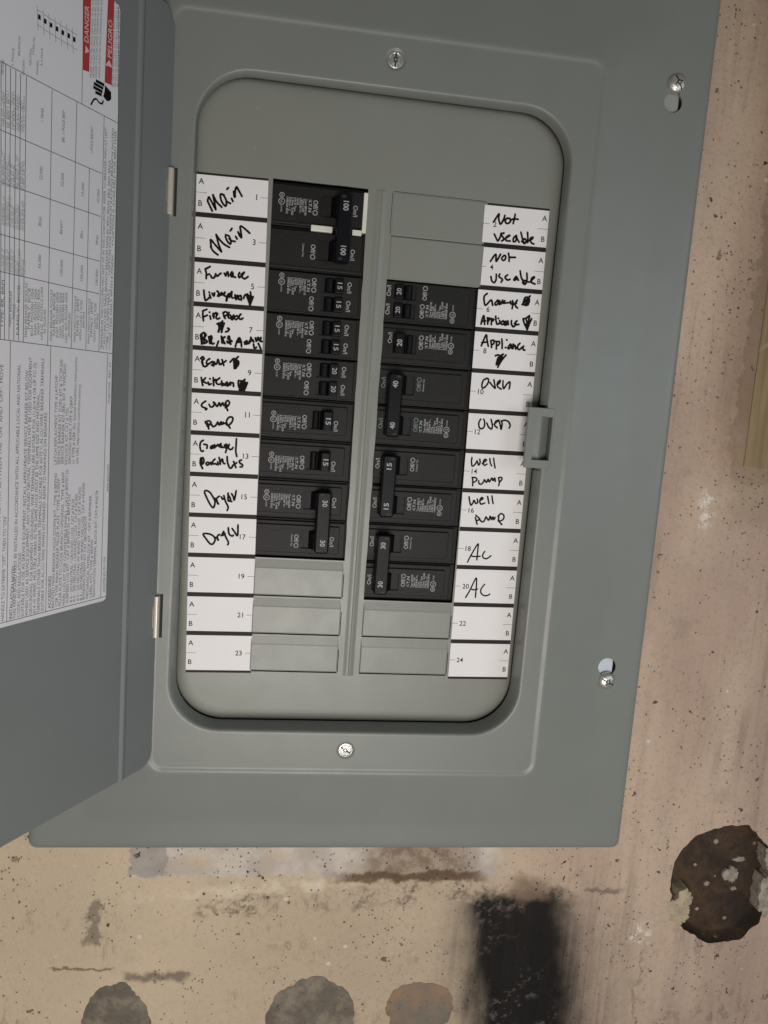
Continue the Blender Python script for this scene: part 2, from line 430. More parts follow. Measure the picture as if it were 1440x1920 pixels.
# ---- traced pen strokes (mm on the strips), sticker print (mm on the door)
HAND = {
 1: [[(9.3,-22.9),(7.8,-20.0),(6.6,-17.6),(7.1,-15.4)],[(7.4,-15.4),(9.1,-18.3),(11.3,-22.0)],[(11.3,-21.8),(10.5,-18.2),(9.5,-13.9)],[(9.5,-13.9),(11.6,-17.5),(14.7,-20.3)],[(15.9,-13.5),(14.0,-13.1),(13.8,-14.8),(14.8,-17.5),(16.6,-19.5),(17.3,-18.5),(17.0,-16.0),(15.6,-13.7)],[(16.6,-15.2),(17.6,-16.9),(19.6,-17.8)],[(20.2,-15.0),(21.0,-16.5)],[(17.4,-10.1),(18.2,-9.2)],[(21.3,-11.0),(21.7,-13.8),(22.2,-14.0),(22.1,-10.9),(22.8,-8.3),(23.8,-9.6),(26.1,-13.2)]],
 2: [[(177.9,-14.4),(180.9,-9.4),(181.0,-12.2),(182.3,-15.2),(184.0,-12.6),(184.7,-9.9)],[(186.0,-11.4),(185.1,-13.1),(186.3,-14.5),(188.3,-13.5),(188.1,-11.6),(186.4,-11.4)],[(191.1,-8.7),(190.8,-11.7),(190.3,-14.2)],[(188.9,-12.2),(190.6,-11.4),(193.2,-11.5)],[(179.0,-21.4),(180.4,-23.7),(181.6,-25.2),(182.8,-22.8),(183.3,-20.5)],[(185.0,-20.2),(183.4,-21.1),(184.5,-22.7),(185.4,-23.9),(184.0,-25.0)],[(185.4,-23.9),(189.0,-21.2),(186.7,-22.5),(186.8,-24.5),(189.3,-24.6)],[(192.9,-21.0),(191.3,-22.8),(191.4,-24.7),(192.8,-24.3),(193.3,-21.6)],[(193.0,-22.0),(195.0,-24.8)],[(195.7,-18.9),(196.9,-22.3),(198.2,-25.1)],[(196.7,-24.3),(198.3,-22.5),(199.5,-23.7),(198.6,-25.3),(197.1,-24.3)],[(199.9,-18.6),(200.4,-22.0),(200.5,-24.6)],[(200.9,-23.6),(203.3,-22.1),(203.6,-21.1),(201.9,-22.2),(202.8,-24.4),(204.5,-25.1)]],
 3: [[(8.9,-42.9),(10.4,-45.3),(13.2,-47.3)],[(9.2,-43.2),(8.8,-39.5),(9.1,-39.1),(11.6,-41.8),(15.2,-45.4)],[(15.2,-45.2),(13.5,-41.3),(11.9,-35.9)],[(11.9,-35.9),(14.1,-38.7),(16.7,-41.0),(19.8,-42.5)],[(17.5,-35.5),(17.4,-36.9),(18.6,-39.3),(20.2,-40.6),(20.5,-39.1),(19.5,-36.4),(18.5,-35.8)],[(19.5,-37.6),(20.8,-38.6),(22.9,-38.9)],[(23.2,-36.1),(24.1,-37.4)],[(20.0,-33.1),(20.9,-31.7)],[(24.5,-33.4),(25.6,-35.6),(26.6,-36.4),(26.1,-33.0),(25.6,-30.8),(26.3,-30.0),(28.3,-31.2),(31.3,-33.5)],[(25.2,-34.3),(26.3,-34.9)]],
 4: [[(177.9,-37.6),(180.9,-33.2),(181.6,-37.3),(184.0,-32.9)],[(185.9,-33.8),(184.9,-35.2),(185.8,-36.4),(187.1,-35.7),(187.3,-33.7),(186.2,-33.4)],[(188.9,-31.9),(189.5,-34.1),(189.7,-36.6)],[(190.2,-34.2),(193.5,-34.0)],[(179.0,-46.6),(179.7,-48.9),(181.3,-50.1),(182.4,-48.3),(182.3,-45.0)],[(184.5,-44.7),(184.1,-46.2),(186.4,-47.7),(185.8,-49.4)],[(189.5,-44.8),(188.0,-46.2),(189.6,-47.8),(191.3,-47.3)],[(195.1,-45.3),(193.8,-47.1),(194.2,-47.7),(195.6,-46.6),(195.5,-45.6),(196.7,-47.5)],[(197.3,-41.8),(198.3,-45.4),(199.4,-47.3)],[(199.5,-48.7),(201.0,-47.2),(201.8,-48.5),(200.9,-49.6),(199.7,-48.6)],[(199.2,-46.7),(200.8,-49.2)],[(201.7,-42.8),(202.1,-45.4),(202.2,-48.1)],[(201.8,-47.8),(203.9,-48.0)],[(204.6,-47.6),(206.9,-44.7),(205.2,-45.5),(205.0,-47.9),(207.6,-48.9)]],
 5: [[(6.1,-56.0),(8.9,-54.3)],[(6.2,-56.0),(6.8,-58.5),(6.8,-61.3)],[(6.8,-59.4),(8.6,-58.6)],[(9.4,-59.4),(10.2,-60.7),(11.5,-60.3),(12.3,-58.3)],[(12.2,-58.2),(13.1,-59.5),(14.4,-58.3),(15.3,-57.6)],[(17.2,-57.5),(18.2,-58.8)],[(17.9,-58.8),(19.1,-56.5),(19.7,-59.0)],[(21.7,-56.3),(20.8,-58.0),(21.8,-59.2),(22.1,-56.6),(22.5,-58.8),(23.8,-59.3)],[(26.1,-56.4),(25.5,-57.9),(26.0,-59.3),(27.0,-58.4)],[(27.1,-57.5),(28.9,-55.9),(27.6,-58.1),(28.3,-59.5),(29.6,-59.5),(31.1,-58.3)],[(5.6,-68.1),(6.0,-71.3),(6.7,-73.9),(8.0,-73.0),(9.4,-71.6)],[(9.0,-70.4),(9.7,-72.3)],[(8.7,-69.0),(8.8,-69.1)],[(10.4,-69.5),(11.5,-71.0),(11.9,-69.2)],[(13.3,-68.0),(14.3,-69.0),(14.0,-71.0),(15.3,-69.9),(15.9,-68.6),(16.9,-69.5),(17.9,-68.3)],[(13.7,-70.8),(16.6,-69.8)],[(17.9,-68.4),(17.3,-70.1),(18.9,-70.9),(18.8,-73.3)],[(19.0,-73.2),(19.8,-69.2),(20.5,-71.1),(21.9,-67.6),(21.8,-70.7),(22.8,-71.3)],[(19.8,-69.6),(21.4,-68.5)],[(23.9,-69.4),(24.1,-71.5),(25.4,-69.5),(25.8,-71.7)],[(25.7,-70.4),(27.3,-69.6),(27.6,-72.2)],[(24.5,-72.1),(25.1,-69.8),(26.4,-72.0)],[(28.9,-71.1),(29.6,-69.2),(31.2,-68.4)],[(30.6,-69.1),(32.4,-73.5),(32.9,-74.6)],[(32.8,-67.1),(33.2,-69.8),(32.6,-74.4)],[(31.3,-70.3),(32.9,-69.2),(32.2,-72.5)],[(34.5,-69.7),(32.9,-74.4)],[(31.6,-69.3),(33.9,-69.8)],[(31.2,-68.7),(32.8,-71.8)],[(33.6,-70.1),(32.3,-72.5)]],
 6: [[(177.5,-56.9),(175.8,-58.7),(175.9,-61.4),(176.8,-64.0),(178.3,-62.9),(179.3,-61.5)],[(179.3,-61.5),(180.6,-60.7),(181.6,-63.7)],[(184.5,-60.4),(182.9,-62.6),(183.7,-63.5),(185.0,-62.1),(184.9,-60.4)],[(185.0,-62.1),(185.8,-63.0)],[(185.8,-60.7),(186.8,-62.6),(187.7,-60.2)],[(189.2,-60.4),(187.9,-61.9),(190.0,-61.7),(191.8,-61.4)],[(192.7,-60.5),(193.3,-62.1),(194.6,-61.0)],[(194.1,-60.0),(194.4,-62.4),(194.2,-64.8)],[(197.1,-59.5),(196.0,-61.2),(196.4,-63.2),(197.7,-64.2)],[(194.7,-62.4),(196.8,-61.2)],[(200.8,-61.9),(201.8,-57.8),(204.0,-57.3),(204.9,-59.2),(203.7,-62.0),(201.5,-61.9)],[(205.1,-56.3),(200.4,-61.9)],[(204.7,-57.9),(202.2,-62.1)],[(204.8,-60.3),(203.3,-62.2)],[(201.9,-58.1),(201.1,-61.2)],[(203.8,-59.6),(204.4,-61.6)],[(175.1,-75.6),(175.6,-72.5),(176.5,-70.4),(177.1,-73.8),(177.4,-75.6)],[(175.5,-73.9),(177.8,-73.4)],[(179.0,-71.6),(179.4,-75.3)],[(178.7,-71.6),(180.5,-71.8),(179.6,-73.6)],[(181.6,-72.1),(181.7,-75.5)],[(181.2,-71.8),(183.0,-72.3),(181.7,-73.8)],[(184.1,-70.2),(184.5,-72.9),(185.4,-74.9),(186.8,-74.4)],[(185.8,-71.3),(186.0,-71.4)],[(186.8,-72.7),(187.2,-74.4)],[(189.2,-72.6),(187.8,-73.7),(188.7,-75.0),(190.0,-73.9),(189.5,-72.9),(190.5,-75.2)],[(190.6,-72.8),(191.2,-75.2),(192.0,-72.4),(192.6,-74.7)],[(194.5,-72.2),(194.5,-73.9),(195.9,-75.8),(197.3,-74.7)],[(196.5,-73.8),(198.1,-71.9),(197.1,-73.0),(198.0,-74.3),(199.4,-74.1)],[(202.0,-70.6),(204.0,-69.8),(205.7,-68.3)],[(201.8,-70.5),(202.9,-73.3),(204.9,-76.6)],[(205.9,-68.7),(205.4,-72.4),(205.1,-76.9)],[(207.3,-70.1),(206.2,-73.1),(205.1,-76.9)],[(203.8,-70.5),(205.2,-74.8)],[(203.3,-73.9),(205.8,-73.1)],[(203.8,-74.9),(205.9,-74.4)]],
 7: [[(5.2,-80.1),(7.6,-79.0)],[(5.4,-80.1),(5.4,-82.9),(5.8,-85.7)],[(5.8,-83.5),(7.9,-82.4)],[(9.5,-82.6),(10.0,-84.5)],[(9.2,-80.5),(9.3,-80.6)],[(11.4,-81.1),(11.3,-83.1),(11.7,-81.8),(13.0,-80.5)],[(11.8,-83.7),(11.7,-81.1)],[(13.1,-83.0),(14.1,-80.6),(13.1,-83.0),(13.9,-84.2),(15.2,-83.5)],[(17.2,-80.4),(18.0,-82.9),(18.5,-83.5)],[(17.2,-80.2),(18.8,-79.6),(19.8,-80.7),(18.3,-82.3)],[(20.6,-79.8),(20.2,-82.4),(20.7,-83.1)],[(22.8,-81.9),(21.5,-83.0),(22.9,-83.9),(23.5,-81.2)],[(21.5,-81.4),(22.2,-83.6)],[(25.4,-81.4),(23.8,-82.5),(24.8,-83.7),(26.1,-82.7)],[(26.1,-82.3),(27.8,-80.1),(26.4,-82.0),(27.5,-83.4),(28.9,-82.6)],[(13.8,-87.0),(15.8,-86.3),(18.0,-86.3)],[(17.0,-85.1),(15.8,-87.3),(14.6,-91.6)],[(14.5,-87.1),(15.2,-89.3),(14.9,-91.6)],[(16.1,-86.6),(16.6,-91.8)],[(17.9,-86.5),(17.1,-89.2),(16.6,-91.8)],[(15.1,-87.4),(17.1,-89.2)],[(15.3,-88.6),(17.1,-87.5)],[(20.1,-89.1),(21.1,-89.5),(20.1,-90.9),(19.0,-91.3)],[(4.4,-94.3),(4.8,-97.2),(5.2,-99.4)],[(4.4,-94.0),(6.2,-92.7),(7.5,-94.1),(5.3,-96.5)],[(5.0,-93.6),(5.5,-99.1)],[(5.6,-96.5),(7.6,-97.0),(8.2,-98.2),(5.0,-99.4)],[(6.8,-93.1),(6.6,-99.0)],[(9.1,-94.9),(9.9,-98.8)],[(9.2,-95.3),(10.6,-94.3),(11.0,-95.8),(9.9,-97.2),(11.5,-99.0),(12.3,-98.5)],[(10.4,-94.8),(10.9,-98.7)],[(14.9,-97.1),(13.9,-100.3)],[(16.5,-94.1),(17.1,-98.0)],[(18.6,-94.3),(17.3,-95.7),(18.7,-98.2)],[(17.3,-94.7),(18.0,-97.9)],[(20.6,-93.8),(20.3,-95.1)],[(20.0,-96.8),(20.3,-97.7)],[(21.2,-93.8),(22.2,-98.3)],[(20.6,-95.4),(22.9,-96.6)],[(20.3,-96.8),(22.0,-98.3)],[(25.0,-99.6),(25.6,-97.1),(27.0,-94.3),(28.2,-96.2),(28.6,-99.3)],[(25.6,-97.1),(28.2,-96.6)],[(26.2,-95.7),(28.0,-95.9)],[(30.2,-96.7),(31.8,-95.7),(31.2,-97.7),(32.8,-96.9)],[(30.5,-97.7),(33.2,-96.9),(34.0,-93.9)],[(34.0,-93.5),(34.8,-95.4),(35.8,-96.0)],[(33.1,-95.9),(35.4,-95.1)],[(36.7,-93.7),(37.4,-95.6),(38.3,-93.2),(39.1,-95.2),(40.0,-93.1),(39.7,-95.4),(40.7,-95.5)],[(35.7,-97.4),(36.0,-99.0),(36.4,-99.9),(37.5,-99.2)],[(38.5,-96.8),(39.3,-98.4),(40.1,-99.9)]],
 8: [[(176.4,-88.8),(178.9,-82.0),(179.8,-85.1),(180.9,-88.8)],[(176.6,-86.9),(179.9,-86.2)],[(182.4,-85.7),(183.1,-89.4)],[(182.2,-85.3),(184.1,-84.9),(184.3,-86.9),(182.9,-87.7)],[(186.0,-86.1),(186.2,-90.2)],[(185.3,-85.5),(187.8,-85.6),(187.6,-87.4),(186.2,-88.1)],[(189.2,-83.8),(189.7,-86.5),(189.9,-89.6)],[(192.0,-88.8),(192.4,-88.9)],[(192.4,-84.1),(192.6,-84.2)],[(195.1,-86.5),(193.8,-88.3),(193.9,-89.5),(195.3,-88.6),(195.3,-86.5),(196.4,-89.2)],[(196.9,-86.4),(197.1,-89.1)],[(197.0,-87.7),(198.0,-87.0),(198.8,-89.3)],[(201.2,-85.6),(199.9,-87.2),(200.0,-88.9),(201.2,-89.5),(202.2,-88.8)],[(202.3,-88.4),(204.2,-86.9),(203.5,-87.6),(203.7,-89.4),(204.8,-89.6)],[(186.0,-94.3),(187.8,-93.7),(189.6,-94.4)],[(191.0,-93.0),(187.9,-95.6),(187.0,-99.8)],[(192.8,-93.4),(190.2,-97.1),(188.1,-101.3)],[(188.6,-95.2),(187.6,-99.7)],[(189.7,-95.1),(188.7,-100.0)],[(190.8,-95.4),(188.6,-99.0)],[(190.4,-94.4),(187.4,-98.0)],[(187.9,-95.6),(187.1,-98.4)]],
 9: [[(4.7,-108.0),(5.8,-106.8),(6.7,-107.9),(5.4,-109.8),(6.5,-112.5)],[(5.4,-108.1),(6.5,-112.3),(8.3,-112.2),(9.1,-110.8)],[(10.0,-107.7),(8.5,-108.9),(8.2,-110.6),(9.2,-111.2),(7.9,-112.2)],[(9.4,-110.8),(10.5,-110.1),(11.8,-109.3),(12.2,-111.6),(12.8,-109.3),(13.2,-110.9),(14.4,-110.2)],[(11.2,-111.4),(12.5,-111.8)],[(14.4,-110.2),(14.9,-107.8),(15.9,-110.4),(16.8,-110.7)],[(17.3,-107.8),(18.4,-111.1)],[(15.8,-110.7),(17.7,-109.9),(19.7,-108.3)],[(22.1,-109.0),(24.2,-106.7),(25.9,-107.8)],[(24.2,-106.7),(24.7,-112.5)],[(26.8,-105.4),(25.2,-107.8),(25.6,-112.4)],[(24.6,-107.9),(26.9,-108.0),(27.1,-110.0),(26.0,-111.7)],[(24.9,-108.8),(26.6,-109.4)],[(25.3,-110.4),(26.6,-109.0)],[(25.1,-112.6),(25.8,-110.4)],[(25.9,-107.4),(26.3,-110.7)],[(5.3,-119.2),(6.3,-123.9)],[(7.8,-119.3),(6.5,-121.2),(8.5,-122.4)],[(9.5,-121.7),(9.9,-123.2)],[(10.4,-119.6),(10.6,-119.7)],[(9.9,-123.2),(11.3,-122.6)],[(12.4,-118.9),(12.8,-123.5)],[(16.2,-118.8),(14.7,-120.1),(14.1,-121.4),(15.4,-122.7),(17.1,-122.2)],[(12.4,-120.9),(14.0,-119.8)],[(17.4,-120.6),(17.8,-123.5),(18.1,-121.9),(19.4,-122.8)],[(18.1,-122.8),(20.7,-123.0)],[(19.4,-122.4),(20.7,-121.0),(21.1,-123.3)],[(21.4,-123.0),(22.7,-120.9),(22.7,-122.6)],[(23.0,-121.2),(24.3,-121.3),(24.6,-123.3)],[(27.4,-119.9),(27.5,-122.6),(28.8,-125.5)],[(27.6,-119.6),(29.9,-119.8),(31.2,-118.7)],[(31.2,-118.9),(29.6,-120.5),(28.7,-124.5)],[(30.0,-121.1),(29.4,-124.8)],[(30.8,-120.4),(30.1,-125.1)],[(32.8,-120.6),(31.7,-123.7),(30.9,-125.4)],[(31.6,-120.3),(30.4,-124.4)],[(29.0,-120.5),(28.2,-123.9)],[(28.1,-125.2),(31.1,-125.2)]],
 10: [[(182.0,-108.6),(179.6,-109.9),(178.8,-112.8),(179.3,-114.8),(181.0,-114.0),(182.8,-111.1),(182.6,-108.9),(181.3,-108.6)],[(183.9,-111.1),(185.7,-113.0),(187.6,-114.5),(187.0,-111.9),(186.3,-109.3)],[(188.5,-112.2),(190.2,-111.0),(190.4,-109.3),(188.8,-111.1),(189.3,-113.5),(191.6,-114.8)],[(192.3,-109.5),(192.5,-112.6),(193.2,-114.3),(195.0,-111.4),(196.7,-109.9),(197.0,-111.6),(196.7,-114.3)]],
 11: [[(8.3,-133.1),(6.5,-134.5),(5.8,-136.0),(6.9,-136.9),(9.2,-137.7),(8.3,-138.3)],[(10.3,-135.0),(11.3,-136.4),(12.8,-136.0),(13.6,-133.8)],[(12.8,-133.5),(13.6,-133.8),(15.1,-135.9),(16.4,-133.6),(17.1,-135.6),(18.4,-133.5),(19.1,-135.2),(20.4,-134.1)],[(20.1,-136.4),(20.8,-135.1),(20.0,-133.8),(21.3,-132.0),(22.5,-133.3),(21.4,-135.4),(20.1,-136.1)],[(20.6,-136.1),(21.5,-138.0)],[(8.4,-145.8),(10.5,-149.4)],[(9.8,-146.4),(10.5,-149.8)],[(8.4,-145.5),(10.7,-144.9),(11.7,-146.0),(10.5,-147.8)],[(11.9,-146.7),(13.1,-148.3),(14.8,-147.2),(15.7,-145.4)],[(15.7,-145.4),(16.8,-147.1),(17.7,-145.0),(18.1,-146.7),(19.0,-145.3)],[(17.8,-146.7),(20.4,-145.7)],[(21.8,-147.1),(21.0,-144.5),(22.6,-142.0),(24.6,-142.2),(24.4,-144.6),(22.1,-147.1),(20.7,-146.2)],[(22.1,-147.1),(23.3,-148.6)]],
 12: [[(179.8,-134.4),(178.8,-136.6),(179.2,-139.4),(180.7,-140.5),(182.4,-139.2),(182.5,-136.0),(181.7,-134.3)],[(184.0,-136.6),(185.3,-139.0),(187.3,-140.3),(187.8,-138.2),(186.6,-134.2)],[(188.8,-137.1),(190.9,-135.2),(191.9,-134.4),(189.8,-135.2),(189.3,-137.7),(191.2,-139.4)],[(192.0,-135.1),(192.9,-137.5),(193.7,-140.2),(194.1,-136.8),(193.4,-134.7)],[(193.6,-135.0),(195.5,-134.2),(198.2,-135.1),(199.5,-137.5),(198.9,-139.0)]],
 13: [[(7.4,-156.9),(6.0,-158.0),(5.5,-160.1),(5.9,-162.8),(6.9,-163.7),(7.6,-163.4)],[(7.8,-159.3),(9.7,-159.7),(9.7,-161.7)],[(13.5,-159.7),(11.9,-160.8),(12.2,-161.8),(13.5,-161.0),(13.7,-159.7)],[(13.5,-160.7),(14.2,-161.3)],[(14.2,-159.3),(14.9,-160.6),(16.2,-159.0),(16.9,-160.2)],[(18.1,-158.4),(16.8,-159.8),(18.2,-160.6),(19.4,-160.7)],[(17.5,-158.9),(18.9,-160.4)],[(20.2,-159.3),(21.5,-158.6),(21.6,-161.0),(21.0,-163.7)],[(20.2,-159.7),(20.9,-161.0),(21.5,-159.9)],[(22.2,-160.2),(23.2,-158.5),(22.5,-160.2),(23.3,-161.6),(24.6,-161.5),(25.4,-160.4)],[(27.3,-155.0),(27.2,-159.3),(27.1,-162.4),(27.8,-165.8)],[(6.2,-167.9),(5.9,-171.0),(7.4,-174.3)],[(6.0,-168.2),(7.4,-167.6),(8.1,-169.2),(7.6,-171.2),(6.1,-172.0)],[(6.7,-168.5),(6.6,-172.3)],[(10.4,-170.2),(9.4,-171.1),(10.3,-172.1),(11.3,-171.1),(10.4,-170.2)],[(11.4,-170.7),(12.4,-170.3),(12.5,-171.7),(13.4,-169.9)],[(14.7,-168.1),(13.4,-169.6),(13.8,-171.1),(15.1,-170.9)],[(15.1,-170.9),(16.7,-171.5),(16.4,-169.8)],[(17.2,-167.0),(17.8,-169.7),(18.0,-171.1)],[(17.8,-170.1),(19.1,-167.9),(19.8,-170.3),(20.7,-170.6)],[(22.0,-166.2),(22.3,-169.5),(23.6,-172.9),(24.6,-173.2),(25.6,-171.7)],[(26.0,-169.0),(27.5,-172.7)],[(25.6,-171.4),(27.9,-169.7)],[(30.7,-167.9),(29.5,-168.4),(29.9,-169.8),(31.5,-170.8),(31.2,-172.0),(30.1,-172.2)]],
 14: [[(176.1,-159.1),(176.0,-161.9),(176.7,-164.6),(178.3,-163.6),(179.3,-161.8)],[(179.6,-161.0),(180.9,-163.8),(181.7,-162.0),(181.3,-159.9)],[(183.2,-162.7),(185.8,-160.4),(184.6,-159.9),(183.7,-161.9),(184.6,-163.7),(186.3,-162.9)],[(187.9,-159.2),(188.4,-161.7),(189.4,-163.8)],[(190.4,-158.9),(191.1,-162.3),(191.9,-165.1)],[(177.5,-171.9),(177.9,-174.8),(178.0,-177.3)],[(177.2,-171.9),(179.4,-172.0),(180.6,-173.2),(179.2,-174.7),(178.1,-175.1)],[(181.7,-173.9),(182.2,-175.7),(183.7,-176.0),(185.1,-174.1),(185.3,-173.0)],[(185.7,-173.3),(187.0,-174.7),(187.9,-172.5),(188.8,-174.3),(190.4,-171.7),(191.3,-173.5),(192.2,-171.6),(192.8,-173.8)],[(194.9,-171.8),(195.5,-174.4),(195.3,-176.5)],[(194.6,-171.5),(196.3,-170.9),(197.1,-172.1),(195.5,-174.4)]],
 15: [[(8.9,-188.7),(10.3,-192.2),(12.4,-196.2),(14.2,-198.3),(15.1,-197.2),(15.4,-194.4),(14.3,-192.0),(12.2,-188.9),(9.9,-187.8),(8.9,-188.7)],[(15.0,-192.3),(16.4,-194.0),(17.6,-195.9)],[(17.1,-195.7),(16.4,-192.6),(17.9,-191.0)],[(19.2,-191.4),(20.1,-192.8),(21.1,-191.7)],[(20.7,-190.5),(21.8,-194.1),(23.5,-197.5),(23.0,-199.7)],[(23.2,-188.8),(23.3,-191.3),(23.5,-193.7),(24.9,-192.9),(23.8,-190.5)],[(23.5,-193.7),(25.6,-194.0)],[(25.4,-189.1),(26.5,-191.1),(27.2,-193.0),(28.1,-187.2)]],
 16: [[(176.2,-184.6),(177.0,-187.9),(177.9,-190.0),(179.2,-188.2),(179.6,-186.7),(181.1,-188.8),(182.2,-188.0),(181.8,-185.9)],[(183.5,-186.9),(185.6,-185.3),(184.5,-184.8),(183.5,-186.9),(184.5,-189.0),(187.0,-188.2)],[(188.5,-183.8),(189.2,-186.3),(189.8,-188.4)],[(191.4,-183.4),(192.0,-186.2),(192.6,-188.3)],[(181.5,-197.9),(183.0,-202.3)],[(181.7,-196.5),(184.5,-198.9),(182.4,-200.1)],[(184.6,-199.3),(186.2,-200.7),(187.6,-199.9),(188.5,-197.3)],[(188.9,-197.6),(190.5,-199.4),(191.4,-196.8),(192.4,-199.0),(193.3,-197.1),(193.9,-198.9),(194.8,-197.4)],[(196.6,-196.6),(198.4,-194.7),(200.3,-195.7),(200.5,-197.9),(198.8,-199.5),(196.9,-199.5)],[(197.1,-197.0),(197.3,-199.5),(199.6,-202.0)]],
 17: [[(8.8,-215.3),(10.6,-218.2),(13.1,-221.2),(14.8,-221.3),(16.1,-218.7),(15.0,-216.3),(12.2,-215.0),(8.8,-215.2)],[(15.7,-217.0),(17.0,-217.3),(18.1,-218.7)],[(17.8,-218.7),(17.5,-216.2),(18.7,-215.1)],[(19.7,-215.8),(20.7,-215.0),(21.2,-213.1)],[(21.2,-213.1),(22.5,-216.4),(24.3,-219.9),(24.0,-221.5)],[(20.7,-214.0),(20.4,-215.8),(22.1,-214.6)],[(24.0,-210.7),(24.2,-212.8),(24.8,-214.9),(26.6,-215.9),(27.2,-215.3)],[(26.4,-211.1),(27.8,-213.0),(29.8,-215.4),(29.9,-208.7)]],
 18: [[(178.7,-227.8),(180.4,-223.6),(184.6,-215.5),(184.9,-219.0),(184.8,-226.1)],[(180.8,-223.6),(183.1,-223.9),(186.8,-223.6)],[(189.7,-220.3),(188.6,-222.2),(188.7,-224.1),(190.7,-225.2),(192.5,-224.4),(194.1,-223.0)]],
 20: [[(179.3,-251.7),(181.9,-246.5),(185.2,-238.5),(185.9,-242.2),(185.9,-251.5)],[(182.2,-245.7),(184.2,-246.4),(186.8,-245.8)],[(191.4,-242.4),(189.4,-245.5),(189.4,-248.2),(191.3,-250.0),(193.9,-250.0),(195.5,-249.0)]],
}
